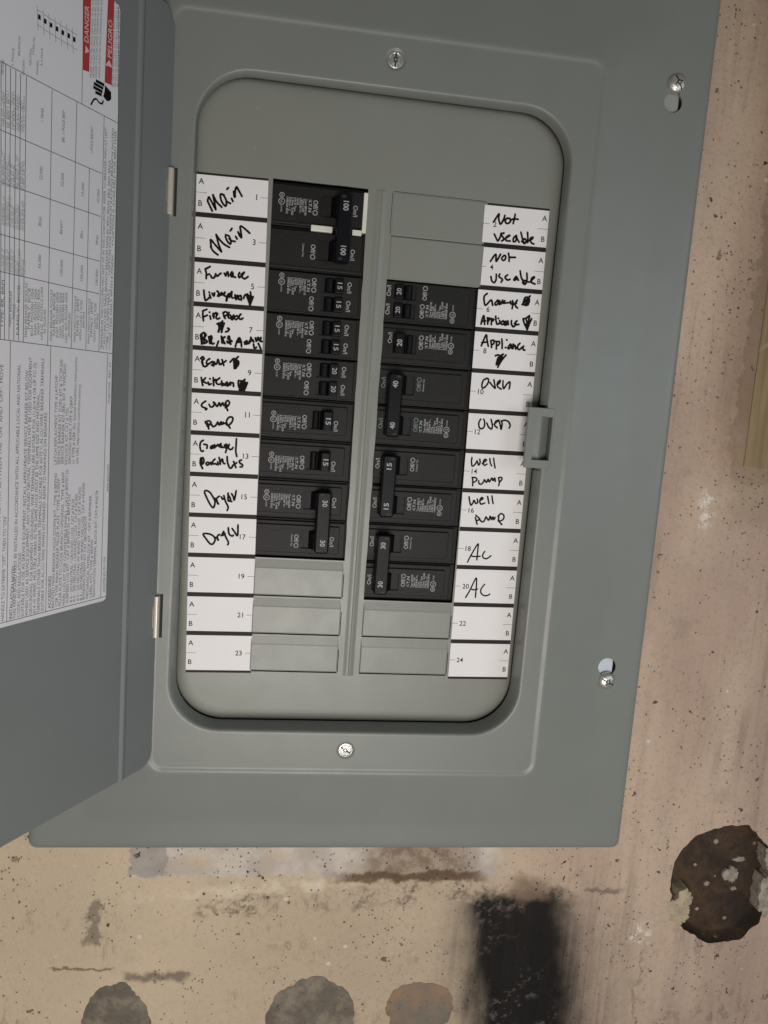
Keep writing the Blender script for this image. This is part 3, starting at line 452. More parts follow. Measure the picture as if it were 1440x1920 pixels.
DTEXT = [
 ('HANDLE TO EXTREME "OFF", THEN TO "ON"', 109.5, -94.4, 108.4, -43.4, 1.75, 0),
 ('HANDLE POSITION MIDWAY BETWEEN THE "ON" AND "OFF". MOVE', 112.2, -73.2, 110.6, 26.9, 1.75, 0),
 ('INSTALLATION NOTES', 105.0, -94.6, 103.4, -68.4, 1.75, 1),
 ('THIS PANELBOARD MUST BE INSTALLED IN ACCORDANCE WITH ALL APPLICABLE LOCAL AND NATIONAL', 102.8, -94.8, 101.2, 27.4, 1.75, 0),
 ('CODES, AND REGULATIONS.', 100.4, -94.6, 99.9, -62.1, 1.75, 0),
 ('SUITABLE FOR USE AS SERVICE EQUIPMENT. INSTALL APPROPRIATE SERVICE BARRIER KIT BELOW.', 98.1, -94.8, 96.7, 25.7, 1.75, 0),
 ('WHEN USED AS SERVICE EQUIPMENT, ANY UNUSED NEUTRAL TERMINALS MAY BE USED FOR EQUIPMENT', 95.7, -95.1, 94.7, 31.4, 1.75, 0),
 ('GROUNDING. FOR EQUIPMENT GROUNDING, WIRE TERMINALS ARE SUITABLE FOR (1) #14-4 OR UP TO (3)', 93.3, -94.8, 92.2, 29.1, 1.75, 0),
 ('#14-10 WIRES. MULTIPLE WIRES IN THE SAME HOLE MUST BE THE SAME SIZE AND MATERIAL.', 91.1, -95.0, 90.1, 14.8, 1.75, 0),
 ('TERMINALS OTHER THAN BREAKER TERMINALS SUITABLE FOR 60/75°C AL-CU WIRE. BREAKER TERMINALS', 88.6, -95.2, 87.7, 31.5, 1.75, 0),
 ('SUITABLE FOR AL-CU WIRE WHEN SO MARKED. REFER TO MARKINGS ON BREAKERS.', 86.2, -94.7, 85.6, 5.9, 1.75, 0),
 ('ACCESSORIES', 81.7, -94.2, 81.7, -77.2, 1.75, 1),
 ('BACKFED MAIN BREAKER HOLD DOWN KIT : TYPE # BRPHD', 79.6, -94.4, 78.8, -24.6, 1.75, 0),
 ('CSR TYPE MAIN BREAKER FILLER PLATE : TYPE # CSRFP', 77.2, -94.0, 76.9, -27.4, 1.75, 0),
 ('FILLER PLATE TO CLOSE BRANCH OPENINGS : TYPE # BRFP', 75.0, -94.2, 74.1, -24.3, 1.75, 0),
 ('MAIN LUG KIT FOR CONVERTIBLE PANELS : CAT # BRPSF125', 72.5, -94.4, 71.7, -23.3, 1.75, 0),
 ('SUBFEED LUG KIT : CAT # BRPSF125 or BRPSF225', 70.3, -93.8, 70.1, -36.1, 1.75, 0),
 ('# 6 - 2/0 NEUTRAL / GROUND LUGS  CAT # NL20', 67.7, -94.0, 67.5, -38.8, 1.75, 0),
 ('# 6 - 300 NEUTRAL / GROUND LUGS  CAT # NL300', 65.6, -94.1, 65.3, -36.4, 1.75, 0),
 ('# 6 - 2/0 NEUTRAL W/ BOND TAB LUGS  CAT # NLP20', 63.2, -94.0, 63.0, -32.9, 1.75, 0),
 ('# 6 - 300 NEUTRAL W/ BOND TAB LUGS  CAT # NLP300', 61.0, -94.2, 60.5, -30.8, 1.75, 0),
 ('BONDING SCREW KIT CAT #BONDKITP', 59.0, -94.0, 58.6, -48.6, 1.75, 0),
 ('MECHANICAL INTERLOCK KIT : CAT # BRPMIKBR', 56.5, -93.9, 55.6, -37.7, 1.75, 0),
 ('LABEL KITS: TYPE # BRPMS', 54.1, -93.8, 53.8, -61.9, 1.75, 0),
 ('RENOVATION TERMINAL BLOCK KIT: CAT # RNSTB', 51.8, -94.0, 51.1, -35.4, 1.75, 0),
 ('LATCH REPLACMENT TYPE # LATCHP', 79.2, -20.3, 79.3, 23.9, 1.75, 0),
 ('SERVICE BARRIER KIT (CSR): KIT # TICSR300', 77.1, -20.4, 76.4, 31.9, 1.75, 0),
 ('SERVICE BARRIER KIT (BR): KIT # TIMCB3/0', 74.9, -20.2, 74.2, 29.8, 1.75, 0),
 ('KEYLOCK KIT: CAT # TDL', 72.5, -20.5, 72.2, 8.4, 1.75, 0),
 ('GROUND BARS: TYPE # GBKP', 70.2, -20.4, 69.7, 14.1, 1.75, 0),
 ('or TYPE # GBK (for Special Installation Instructions', 67.8, -20.4, 67.2, 33.8, 1.75, 0),
 ('see URL http://eaton.com/instructions)', 65.3, -20.5, 64.5, 20.3, 1.75, 0),
 ('ASSEMBLED IN USA', 44.2, -93.0, 44.5, -72.7, 1.6, 0),
 ('www.eaton.com', 43.5, -36.6, 43.6, -21.6, 1.4, 1),
 ('PUB53520   REV. 07', 43.9, 11.5, 43.9, 33.3, 1.3, 0),
 ('*BREAKERS IN THIS COLUMN MAY NOT FIT IN THIS LOADCENTER. REFER TO BREAKER INFO AT LEFT', 50.1, 39.4, 50.3, 149.6, 1.5, 0),
 ('** ALSO INCLUDES THESE BRANCH BREAKER FAMILIES: BRH, BRHH, BRX, BRD, BRDX', 48.2, 39.3, 47.3, 135.1, 1.5, 0),
 ('***BR (110 AMPS MAX.)        +OPTION FOR MAXIMUM RATINGS BRANCH NOTED', 46.1, 39.5, 45.4, 151.2, 1.5, 0),
 ('****FD 150A ONLY WITH E FINDH     ++OPTION IS AVAILABLE FOR BRH 150A', 44.0, 39.7, 43.7, 150.5, 1.5, 0),
 ('1 YEAR', 89.7, 139.2, 89.5, 145.1, 1.6, 0),
 ('BR, 1-POLE BRP', 77.2, 134.1, 77.2, 148.3, 1.6, 0),
 ('1-POLE BRHH*', 59.5, 134.6, 59.5, 147.3, 1.6, 0),
 ('22,000', 90.0, 113.2, 89.8, 119.2, 1.6, 0),
 ('22,000', 77.5, 113.8, 77.3, 120.0, 1.6, 0),
 ('10,000', 64.8, 112.7, 64.6, 119.2, 1.6, 0),
 ('10,000', 54.6, 112.3, 54.5, 118.9, 1.6, 0),
 ('BRHH', 90.3, 92.6, 90.0, 96.7, 1.6, 0),
 ('BRHH**', 77.7, 91.7, 77.5, 98.1, 1.6, 0),
 ('BRH', 65.0, 92.6, 64.7, 95.9, 1.6, 0),
 ('BRHH', 54.8, 91.7, 54.5, 96.1, 1.6, 0),
 ('65,000', 90.3, 73.3, 90.1, 79.5, 1.6, 0),
 ('100,000', 77.3, 72.2, 77.1, 79.7, 1.6, 0),
 ('100,000', 64.5, 71.9, 64.3, 79.6, 1.6, 0),
 ('100,000', 54.5, 71.5, 54.4, 79.3, 1.6, 0),
 ('TYPE: BR, BRPI', 110.5, 43.2, 110.1, 64.4, 1.45, 0),
 ('MAIN BREAKER', 106.3, 44.4, 106.1, 60.4, 1.45, 0),
 ('MODULE', 104.3, 48.0, 104.1, 54.7, 1.45, 0),
 ('FAMILY: BICB', 102.2, 41.0, 101.6, 63.5, 1.45, 0),
 ('MAIN BREAKER MODULE', 97.6, 40.5, 97.6, 65.4, 1.45, 0),
 ('FAMILY: BICB', 96.0, 44.4, 95.9, 63.2, 1.45, 0),
 ('BGH  PDG3BH 100A', 94.2, 41.4, 94.1, 63.5, 1.45, 0),
 ('NGH  PDG3SH 200A', 92.2, 42.1, 92.3, 63.6, 1.45, 0),
 ('NGH  PDG3JO 400A', 90.5, 42.6, 90.6, 63.6, 1.45, 0),
 ('LGE LD  PDG33/LG 630A', 88.6, 40.3, 88.7, 65.2, 1.45, 0),
 ('RG  PDG50 40A', 86.8, 43.5, 86.8, 54.8, 1.45, 0),
 ('MAIN BREAKER MODULE', 82.9, 40.4, 83.0, 64.6, 1.45, 0),
 ('FAMILY: BMCB', 81.2, 43.1, 81.2, 63.2, 1.45, 0),
 ('AGH  PDG3BH 200A', 79.4, 42.0, 79.4, 64.2, 1.45, 0),
 ('NGH  PDG3SH 200A', 77.4, 42.7, 77.5, 64.2, 1.45, 0),
 ('NWGL PDG3BH 400A', 75.7, 42.4, 75.8, 64.3, 1.45, 0),
 ('LGH  ALD PDG34F 600A', 73.7, 40.5, 73.9, 64.8, 1.45, 0),
 ('LMG PDG3SB 600A', 71.9, 43.3, 71.8, 55.1, 1.45, 0),
 ('MAIN SWITCH MODULE', 68.3, 41.4, 68.1, 63.9, 1.45, 0),
 ('FAMILY: IMPS', 66.5, 44.7, 66.4, 62.9, 1.45, 0),
 ('WITH CLASS T FUSE', 64.5, 42.3, 64.3, 62.4, 1.45, 0),
 ('600A MAX', 62.7, 48.9, 62.6, 57.1, 1.45, 0),
 ('MAIN SWITCH MODULE', 59.1, 41.5, 59.0, 64.0, 1.45, 0),
 ('FAMILY: IMPS', 57.3, 45.2, 57.2, 62.7, 1.45, 0),
 ('WITH CLASS T FUSE', 55.0, 42.5, 55.0, 62.5, 1.45, 0),
 ('600A MAX', 53.4, 49.5, 53.2, 57.6, 1.45, 0),
 ('10KAIC 240V', 110.8, 129.9, 110.8, 144.8, 1.7, 1),
 ('22KAIC BRHH', 109.8, 130.0, 109.8, 144.0, 1.7, 1),
 ('BR BRP 1,2P', 110.7, 105.4, 110.6, 119.6, 1.7, 1),
 ('22KAIC BRHH', 109.7, 105.4, 109.6, 117.0, 1.7, 1),
 ('1P BRH BRD', 110.6, 88.3, 110.5, 97.5, 1.7, 1),
 ('BR BRP 1,2P', 109.6, 88.3, 109.5, 100.8, 1.7, 1),
 ('TYPE BR 2P', 110.5, 68.7, 110.4, 78.2, 1.7, 1),
 ('10KAIC 240V', 109.5, 68.6, 109.3, 75.5, 1.7, 1),
 ('1P BRH BRD', 108.5, 130.2, 108.4, 145.6, 1.7, 1),
 ('BR BRP 1,2P', 107.4, 130.3, 107.3, 142.4, 1.7, 1),
 ('1P BRH BRD', 108.3, 105.4, 108.2, 115.7, 1.7, 1),
 ('10KAIC 240V', 107.2, 105.5, 107.2, 119.3, 1.7, 1),
 ('1P BRH BRD', 108.2, 88.3, 108.1, 98.5, 1.7, 1),
 ('1P BRH BRD', 107.1, 88.3, 107.0, 101.6, 1.7, 1),
 ('TYPE BR 2P', 108.1, 68.5, 108.0, 78.3, 1.7, 1),
 ('22KAIC BRHH', 107.0, 68.5, 106.9, 77.2, 1.7, 1),
 ('10KAIC 240V', 105.9, 130.4, 105.9, 145.8, 1.7, 1),
 ('1P BRH BRD', 104.7, 130.5, 104.7, 146.8, 1.7, 1),
 ('TYPE BR 2P', 105.7, 105.5, 105.7, 115.6, 1.7, 1),
 ('BR BRP 1,2P', 104.5, 105.5, 104.4, 115.3, 1.7, 1),
 ('TYPE BR 2P', 105.6, 88.2, 105.5, 98.1, 1.7, 1),
 ('1P BRH BRD', 104.4, 88.2, 104.3, 97.3, 1.7, 1),
 ('TYPE BR 2P', 105.5, 68.4, 105.4, 79.0, 1.7, 1),
 ('22KAIC BRHH', 104.2, 68.3, 104.1, 76.6, 1.7, 1),
 ('22KAIC BRHH', 103.2, 130.7, 103.2, 145.0, 1.7, 1),
 ('10KAIC 240V', 102.1, 130.8, 102.1, 146.0, 1.7, 1),
 ('BR BRP 1,2P', 103.0, 105.6, 103.0, 120.1, 1.7, 1),
 ('22KAIC BRHH', 101.9, 105.6, 101.8, 117.0, 1.7, 1),
 ('1P BRH BRD', 102.8, 88.2, 102.8, 99.2, 1.7, 1),
 ('22KAIC BRHH', 101.7, 88.2, 101.6, 98.1, 1.7, 1),
 ('10KAIC 240V', 102.7, 68.2, 102.5, 74.1, 1.7, 1),
 ('10KAIC 240V', 101.5, 68.1, 101.5, 79.6, 1.7, 1),
 ('10KAIC 240V', 100.7, 130.9, 100.6, 144.3, 1.7, 1),
 ('22KAIC BRHH', 99.5, 131.0, 99.5, 146.5, 1.7, 1),
 ('1P BRH BRD', 100.4, 105.7, 100.4, 118.2, 1.7, 1),
 ('TYPE BR 2P', 99.3, 105.7, 99.2, 118.9, 1.7, 1),
 ('TYPE BR 2P', 100.2, 88.1, 100.2, 101.1, 1.7, 1),
 ('1P BRH BRD', 99.1, 88.1, 99.1, 101.7, 1.7, 1),
 ('BR BRP 1,2P', 100.0, 68.0, 99.9, 75.7, 1.7, 1),
 ('1P BRH BRD', 98.9, 67.9, 98.8, 75.3, 1.7, 1),
 ('DANGER', 64.1, 184.3, 64.2, 200.8, 2.6, 2),
 ('PELIGRO', 49.0, 183.5, 48.9, 201.2, 2.6, 2),
 ('HAZARD OF ELECTRIC SHOCK, EXPLOSION OR ARC FLASH', 61.1, 169.4, 60.4, 206.4, 1.2, 0),
 ('HAZARD OF ELECTRIC SHOCK, EXPLOSION OR ARC FLASH', 59.4, 170.0, 58.7, 207.2, 1.2, 0),
 ('HAZARD OF ELECTRIC SHOCK, EXPLOSION OR ARC FLASH', 57.7, 170.7, 57.0, 208.0, 1.2, 0),
 ('HAZARD OF ELECTRIC SHOCK, EXPLOSION OR ARC FLASH', 55.6, 171.4, 55.0, 209.0, 1.2, 0),
 ('PELIGRO DE DESCARGA ELECTRICA, EXPLOSION O', 46.4, 170.6, 46.4, 208.6, 1.2, 0),
 ('PELIGRO DE DESCARGA ELECTRICA, EXPLOSION O', 44.6, 171.3, 44.6, 209.4, 1.2, 0),
 ('PELIGRO DE DESCARGA ELECTRICA, EXPLOSION O', 42.8, 172.0, 42.8, 210.2, 1.2, 0),
 ('WIRING DIAGRAM', 110.9, 151.1, 110.6, 157.3, 1.1, 0),
 ('1 POLE', 105.8, 157.1, 105.5, 164.2, 1.1, 0),
 ('BRANCH', 102.5, 162.4, 102.3, 170.4, 1.1, 0),
 ('120/240V', 100.2, 155.3, 99.9, 161.7, 1.1, 0),
 ('NEUTRAL', 96.5, 160.8, 96.3, 168.1, 1.1, 0),
 ('TYPICAL', 94.8, 165.6, 94.6, 173.7, 1.1, 0),
 ('PANEL', 92.7, 158.3, 92.5, 164.7, 1.1, 0),
 ('LUGS', 90.4, 163.3, 90.2, 170.7, 1.1, 0),
]
DLINE = [(111.6, 38.0, 41.9, 37.9, 0.35), (106.0, 37.7, 107.1, -95.5, 0.35), (83.0, 37.8, 84.0, -95.4, 0.35), (45.7, 37.3, 46.7, -95.6, 0.35), (43.7, 209.8, 42.0, 154.7, 0.35), (42.0, 154.7, 41.7, 38.2, 0.35), (41.7, 38.2, 42.5, -95.5, 0.35), (110.9, -95.4, 42.5, -95.5, 0.35), (112.2, 156.2, 42.0, 154.7, 0.35), (112.1, 128.1, 52.5, 127.0, 0.35), (112.0, 106.2, 52.6, 105.9, 0.35), (111.9, 84.0, 52.5, 83.8, 0.35), (111.8, 67.9, 52.6, 67.4, 0.35), (98.5, 155.3, 99.0, 38.2, 0.35), (84.2, 155.1, 84.9, 37.6, 0.35), (69.4, 155.1, 70.3, 37.7, 0.35), (60.7, 127.0, 60.8, 38.1, 0.35), (51.7, 154.7, 51.9, 37.9, 0.35), (111.6, 156.1, 111.2, 38.1, 0.35), (109.3, 155.9, 109.2, 38.1, 0.35), (106.8, 155.6, 106.8, 38.3, 0.35), (104.1, 155.6, 104.2, 38.3, 0.35), (101.6, 155.2, 101.6, 38.4, 0.35), (66.4, 170.8, 66.2, 155.3, 0.35), (49.7, 210.0, 43.9, 210.7, 0.35), (91.8, 182.0, 91.8, 184.1, 1.5), (92.4, 177.0, 93.1, 187.4, 0.2), (93.0, 179.4, 90.0, 179.4, 0.2), (93.1, 185.6, 90.1, 185.6, 0.2), (88.6, 181.7, 88.5, 183.8, 1.5), (89.1, 176.6, 89.8, 187.1, 0.2), (89.7, 179.0, 86.7, 179.0, 0.2), (89.8, 185.3, 86.8, 185.3, 0.2), (85.3, 181.6, 85.2, 183.6, 1.5), (85.8, 176.4, 86.6, 187.0, 0.2), (86.4, 178.9, 83.4, 178.8, 0.2), (86.5, 185.2, 83.5, 185.2, 0.2), (81.9, 181.4, 81.8, 183.5, 1.5), (82.4, 176.3, 83.2, 186.9, 0.2), (83.1, 178.7, 80.0, 178.7, 0.2), (83.2, 185.1, 80.1, 185.1, 0.2), (78.5, 181.3, 78.4, 183.4, 1.5), (79.0, 176.1, 79.8, 186.9, 0.2), (79.7, 178.6, 76.5, 178.5, 0.2), (79.8, 185.0, 76.7, 185.0, 0.2), (75.0, 181.4, 74.9, 183.6, 1.5), (75.5, 176.1, 76.4, 187.0, 0.2), (76.2, 178.7, 73.0, 178.6, 0.2), (76.3, 185.2, 73.1, 185.2, 0.2), (71.6, 181.2, 71.6, 183.4, 1.5), (72.1, 175.9, 73.0, 186.9, 0.2), (72.8, 178.4, 69.6, 178.4, 0.2), (73.0, 185.0, 69.7, 185.0, 0.2), (57.7, 169.3, 52.0, 169.3, 1.5), (59.0, 167.6, 52.7, 167.5, 1.5), (59.3, 165.8, 53.2, 165.7, 1.5), (57.9, 163.9, 53.6, 164.1, 1.5), (60.6, 156.9, 58.8, 160.1, 0.9), (58.8, 160.1, 57.1, 161.1, 0.9), (57.1, 161.1, 55.3, 159.9, 0.9), (55.3, 159.9, 53.2, 160.0, 0.9), (53.2, 160.0, 52.5, 162.0, 0.9)]
DQUAD = [('red', [(66.8, 205.3), (61.6, 206.3), (62.0, 171.6), (66.3, 170.9)]), ('red', [(50.8, 211.9), (46.6, 212.9), (47.1, 171.1), (51.9, 170.8)]), ('white', [(64.8, 179.0), (62.1, 180.8), (64.5, 182.7)]), ('white', [(51.6, 178.9), (46.9, 179.6), (49.2, 182.4)]), ('ink', [(51.5, 169.5), (49.5, 168.7), (47.4, 167.7), (47.2, 164.5), (48.6, 163.0), (50.4, 162.6), (52.6, 163.8), (51.9, 166.3)])]

# ------------------------------------------------------------------ concrete wall
def wall_material():
    t = NT('stained_concrete')
    co = t.obj()
    X, Y, Z = t.xyz(co)
    nb = t.noise(co, 7, 5)
    base = t.mix(t.ramp(nb, .35, .68), (.44, .345, .250), (.54, .43, .315))
    right = t.ramp(t.math('ADD', X, t.math('MULTIPLY', t.noise(co, 9, 3), .12)), .14, .27)
    base = t.mix(right, base, t.mix(t.ramp(t.noise(t.scale(co, (1, 1, .35)), 16, 4), .38, .66), (.42, .305, .240), (.52, .395, .300)))
    # board-marked grain
    gr = t.noise(t.scale(co, (1, 1, .045)), 190, 3, .6)
    gr2 = t.noise(t.scale(co, (1, 1, .06)), 48, 3, .6)
    grain = t.math('MULTIPLY', t.math('MULTIPLY', t.ramp(gr, .48, .72), t.ramp(t.noise(co, 11, 2), .42, .6)), t.ramp(X, .13, .19))
    base = t.mix(t.math('MULTIPLY', grain, .45), base, (.20, .145, .105))
    base = t.mix(t.math('MULTIPLY', t.math('MULTIPLY', t.ramp(gr2, .52, .72), t.ramp(X, .13, .20)), .35), base, (.30, .235, .20))
    blot = t.ramp(t.noise(co, 38, 6, .65), .55, .74)
    base = t.mix(t.math('MULTIPLY', blot, .38), base, (.27, .205, .16))
    fine = t.noise(co, 420, 4, .7)
    base = t.mix(t.math('MULTIPLY', t.ramp(fine, .50, .72), .42), base, (.24, .18, .145))
    base = t.mix(t.math('MULTIPLY', t.ramp(t.noise(co, 150, 5, .7), .60, .74), .35), base, (.60, .52, .43))
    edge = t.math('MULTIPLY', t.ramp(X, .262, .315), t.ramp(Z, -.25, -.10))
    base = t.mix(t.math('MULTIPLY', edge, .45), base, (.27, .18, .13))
    high_shade = t.ramp(t.math('ADD', Z, t.math('MULTIPLY', nb, .2)), .22, .42)  # light falloff up the wall, put into the colour as darker brown
    base = t.mix(t.math('MULTIPLY', high_shade, .48), base, (.26, .18, .115))
    pale = t.ramp(t.math('ADD', X, t.math('MULTIPLY', nb, .12)), -.08, .09, 1, 0)
    base = t.mix(t.math('MULTIPLY', pale, .40), base, (.60, .49, .345))
    wob = t.math('MULTIPLY', t.math('SUBTRACT', t.noise(co, 75, 6, .72), .5), .026)
    xw = t.math('ADD', X, wob)
    zw = t.math('ADD', Z, t.math('MULTIPLY', t.math('SUBTRACT', t.noise(t.scale(co, (1, 1, 1), (.3, .1, .7)), 75, 5, .65), .5), .016))
    def band(v, a, b, s):
        return t.math('MULTIPLY', t.ramp(v, a - s, a + s), t.ramp(v, b - s, b + s, 1, 0))
    def rect(x0, x1, z0, z1, sx=.002, sz=.002):
        return t.math('MULTIPLY', band(xw, x0, x1, sx), band(zw, z0, z1, sz))
    stain = t.math('ADD', rect(.2425, .272, -.012, .40, .0015, .004), t.math('MULTIPLY', rect(.248, .32, -.042, -.008, .006, .008), .6), True)
    base = t.mix(t.math('MULTIPLY', stain, t.ramp(t.noise(co, 26, 4), .2, .6, .35, .62)), base, (.21, .155, .105))
    # grey mortar skim right under the panel
    skim = t.math('MULTIPLY', rect(-.135, .112, -.2945, -.24, .002, .0025), t.ramp(t.noise(co, 42, 5, .65), .34, .56, .15, 1))
    sk = t.mix(t.ramp(t.noise(co, 55, 4), .4, .65), (.42, .375, .335), (.56, .505, .45))
    base = t.mix(t.math('MULTIPLY', skim, .85), base, sk)
    base = t.mix(t.math('MULTIPLY', rect(-.135, -.112, -.2935, -.24, .001, .001), .55), base, (.23, .205, .185))
    # rusty edge
    base = t.mix(t.math('MULTIPLY', rect(.022, .092, -.2965, -.270, .012, .004), .8), base, t.mix(t.ramp(t.noise(co, 90, 5, .7), .4, .62), (.16, .10, .062), (.33, .25, .185)))
    base = t.mix(t.math('MULTIPLY', rect(.002, .100, -.2985, -.2915, .010, .0015), .85), base, (.10, .055, .028))
    # dirt under the seam
    seamz = t.math('ADD', zw, t.math('MULTIPLY', X, -.07))
    seam = t.math('MULTIPLY', band(seamz, -.319, -.3035, .004), band(xw, -.10, .105, .012))
    spk = t.math('MULTIPLY', t.ramp(t.noise(co, 200, 5, .75), .44, .60), t.ramp(t.noise(t.scale(co, (1, 1, .5)), 62, 4, .6), .40, .60))
    base = t.mix(t.math('MULTIPLY', t.math('MULTIPLY', seam, spk), .75), base, (.13, .095, .07))
    lime = t.math('MULTIPLY', band(seamz, -.3035, -.296, .0025), band(xw, -.13, .02, .012))
    base = t.mix(t.math('MULTIPLY', t.math('MULTIPLY', lime, t.ramp(t.noise(co, 70, 4, .65), .38, .6)), .65), base, (.66, .57, .44))
    # short smears and cracks
    base = t.mix(t.math('MULTIPLY', rect(-.159, -.1525, -.343, -.311, .0015, .002), .7), base, (.15, .125, .09))
    base = t.mix(t.math('MULTIPLY', rect(-.181, -.143, -.3603, -.3585, .003, .0008), .8), base, (.12, .09, .06))
    base = t.mix(t.math('MULTIPLY', rect(-.135, -.093, -.369, -.3635, .004, .002), .75), base, (.13, .10, .08))
    base = t.mix(t.math('MULTIPLY', rect(.178, .204, -.3075, -.3045, .004, .001), .7), base, (.14, .10, .08))
    base = t.mix(t.math('MULTIPLY', rect(.2245, .2262, -.420, -.352, .0008, .01), .55), base, (.17, .13, .10))
    # soot
    sx = t.math('ADD', X, t.math('MULTIPLY', t.math('SUBTRACT', t.noise(t.scale(co, (1, 1, .6)), 52, 5, .6), .5), .026))
    sx = t.math('SUBTRACT', sx, t.math('MULTIPLY', t.math('ADD', Z, .30), -.16))
    top = t.math('ADD', Z, t.math('MULTIPLY', t.math('SUBTRACT', t.noise(co, 34, 5, .7), .5), .075))
    ztop = t.ramp(top, -.322, -.300, 1, 0)
    core = t.math('MULTIPLY', t.math('MULTIPLY', t.ramp(sx, .074, .102), t.ramp(sx, .148, .182, 1, 0)), ztop)
    halo = t.math('MULTIPLY', t.math('MULTIPLY', t.ramp(sx, .050, .105), t.ramp(sx, .150, .235, 1, 0)), t.ramp(top, -.345, -.300, 1, 0))
    streak = t.ramp(t.noise(t.scale(co, (1, 1, .02)), 230, 3, .65), .40, .62)
    base = t.mix(t.math('MULTIPLY', t.math('MULTIPLY', halo, t.math('ADD', t.math('MULTIPLY', streak, .28), .55)), .85), base, (.07, .056, .052))
    scr = t.ramp(t.noise(co, 120, 6, .75), .68, .76, 1, .35)
    base = t.mix(t.math('MULTIPLY', t.math('MULTIPLY', core, scr), .97), base, (.0045, .0042, .0046))
    dust = t.math('MULTIPLY', t.ramp(t.noise(co, 210, 4, .7), .52, .62), t.ramp(t.noise(co, 30, 3), .50, .60))
    base = t.mix(t.math('MULTIPLY', t.math('MULTIPLY', core, dust), .28), base, (.24, .21, .19))
    base = t.mix(t.math('MULTIPLY', rect(.122, .150, -.312, -.296, .006, .004), .75), base, (.24, .165, .115))
    # lime crumbs
    v2 = t.voro(co, 95)
    crumb = t.math('MULTIPLY', t.ramp(v2.outputs['Distance'], .10, .19, 1, 0), t.ramp(t.xyz(v2.outputs['Color'])[0], .93, .95))
    base = t.mix(t.math('MULTIPLY', crumb, .8), base, (.62, .56, .50))
    w1 = rect(.217, .229, -.3475, -.333, .004, .004)
    w2 = rect(.2245, .2365, -.045, -.020, .005, .006)
    wn = t.ramp(t.noise(co, 210, 4, .7), .50, .58)
    base = t.mix(t.math('MULTIPLY', t.math('MULTIPLY', t.math('ADD', w1, w2, True), wn), .85), base, (.72, .66, .60))
    # pores
    dens = t.ramp(t.noise(co, 21, 4), .42, .68, .935, .62)
    hsum = None
    for sc, thr0, amt in ((215, .03, .95), (420, .05, .75), (90, .06, .95)):
        wv = t.n('ShaderNodeVectorMath', operation='ADD')
        t.put(wv.inputs[0], co)
        nm = t.n('ShaderNodeVectorMath', operation='SCALE')
        t.put(nm.inputs[0], t.noise(co, sc * 2.2, 2, .6, True))
        nm.inputs[3].default_value = .9 / sc
        t.put(wv.inputs[1], nm.outputs[0])
        v = t.voro(wv.outputs[0], sc)
        r, g, b_ = t.xyz(v.outputs['Color'])
        on = t.math('GREATER_THAN', r, t.math('ADD', dens, thr0))
        rad = t.math('ADD', t.math('MULTIPLY', t.math('MULTIPLY', g, g), .20), .12)
        pit = t.math('MULTIPLY', t.math('SUBTRACT', 1.0, t.math('DIVIDE', v.outputs['Distance'], rad), True), on, True)
        p2 = t.math('MULTIPLY', pit, 3.0, True)
        base = t.mix(t.math('MULTIPLY', p2, t.math('MULTIPLY', t.math('ADD', b_, .35, True), amt)), base, (.055, .038, .026))
        hsum = p2 if hsum is None else t.math('ADD', hsum, p2)
    t.base(base)
    t.rough(.88)
    t.b.inputs['Specular IOR Level'].default_value = .25
    flake = t.ramp(t.noise(t.scale(co, (1, 1, .7)), 125, 5, .62), .54, .68)
    flake2 = t.ramp(t.noise(t.scale(co, (1.5, 1, .55), (.2, 0, .4)), 62, 6, .62), .52, .66)
    flake = t.math('MULTIPLY', t.math('ADD', flake, t.math('MULTIPLY', flake2, .8)), t.ramp(t.noise(t.scale(co, (1, 1, 1), (.5, .3, .2)), 16, 4, .6), .46, .62))
    flake = t.math('MULTIPLY', flake, t.ramp(t.math('ADD', Z, t.math('MULTIPLY', nb, .1)), -.30, -.26, 1, .15))
    h = t.math('SUBTRACT', t.math('ADD', t.math('MULTIPLY', fine, .35), t.math('ADD', t.math('MULTIPLY', t.noise(co, 60, 4), .8), t.math('MULTIPLY', flake, .8))), hsum)
    t.bump(h, .85, .0016)
    return t.m
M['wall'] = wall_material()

def patch_material(name, a, b, dark, scale=70, crumbs=0.0):
    t = NT(name)
    co = t.obj()
    c = t.mix(t.ramp(t.noise(co, scale, 5, .65), .38, .66), a, b)
    c = t.mix(t.math('MULTIPLY', t.ramp(t.noise(co, 260, 4, .7), .56, .70), .7), c, dark)
    v = t.voro(co, 130)
    if crumbs:
        k = t.math('MULTIPLY', t.ramp(v.outputs['Distance'], .16, .30, 1, 0), t.ramp(t.xyz(v.outputs['Color'])[0], 1 - crumbs, 1 - crumbs + .02))
        c = t.mix(t.math('MULTIPLY', k, .7), c, (.40, .34, .27))
    t.base(c)
    t.rough(.8)
    t.bump(t.math('ADD', t.noise(co, 160, 5, .7), t.math('MULTIPLY', t.noise(co, 45, 3), 1.2)), .7, .0010)
    return t.m
M['tar'] = patch_material('dark_brown_mastic', (.020, .011, .006), (.075, .040, .018), (.006, .004, .003), 34, .10)
M['mortar'] = patch_material('grey_mortar', (.125, .102, .080), (.225, .185, .14), (.045, .033, .025), 75)
M['mortar2'] = patch_material('brownish_mortar', (.17, .145, .115), (.27, .165, .10), (.08, .06, .045), 38)
M['chip'] = patch_material('pale_plaster_chip', (.34, .27, .18), (.48, .39, .27), (.18, .13, .08), 130)
M['greychip'] = patch_material('grey_plaster_chip', (.24, .20, .16), (.38, .33, .27), (.10, .08, .06), 150)

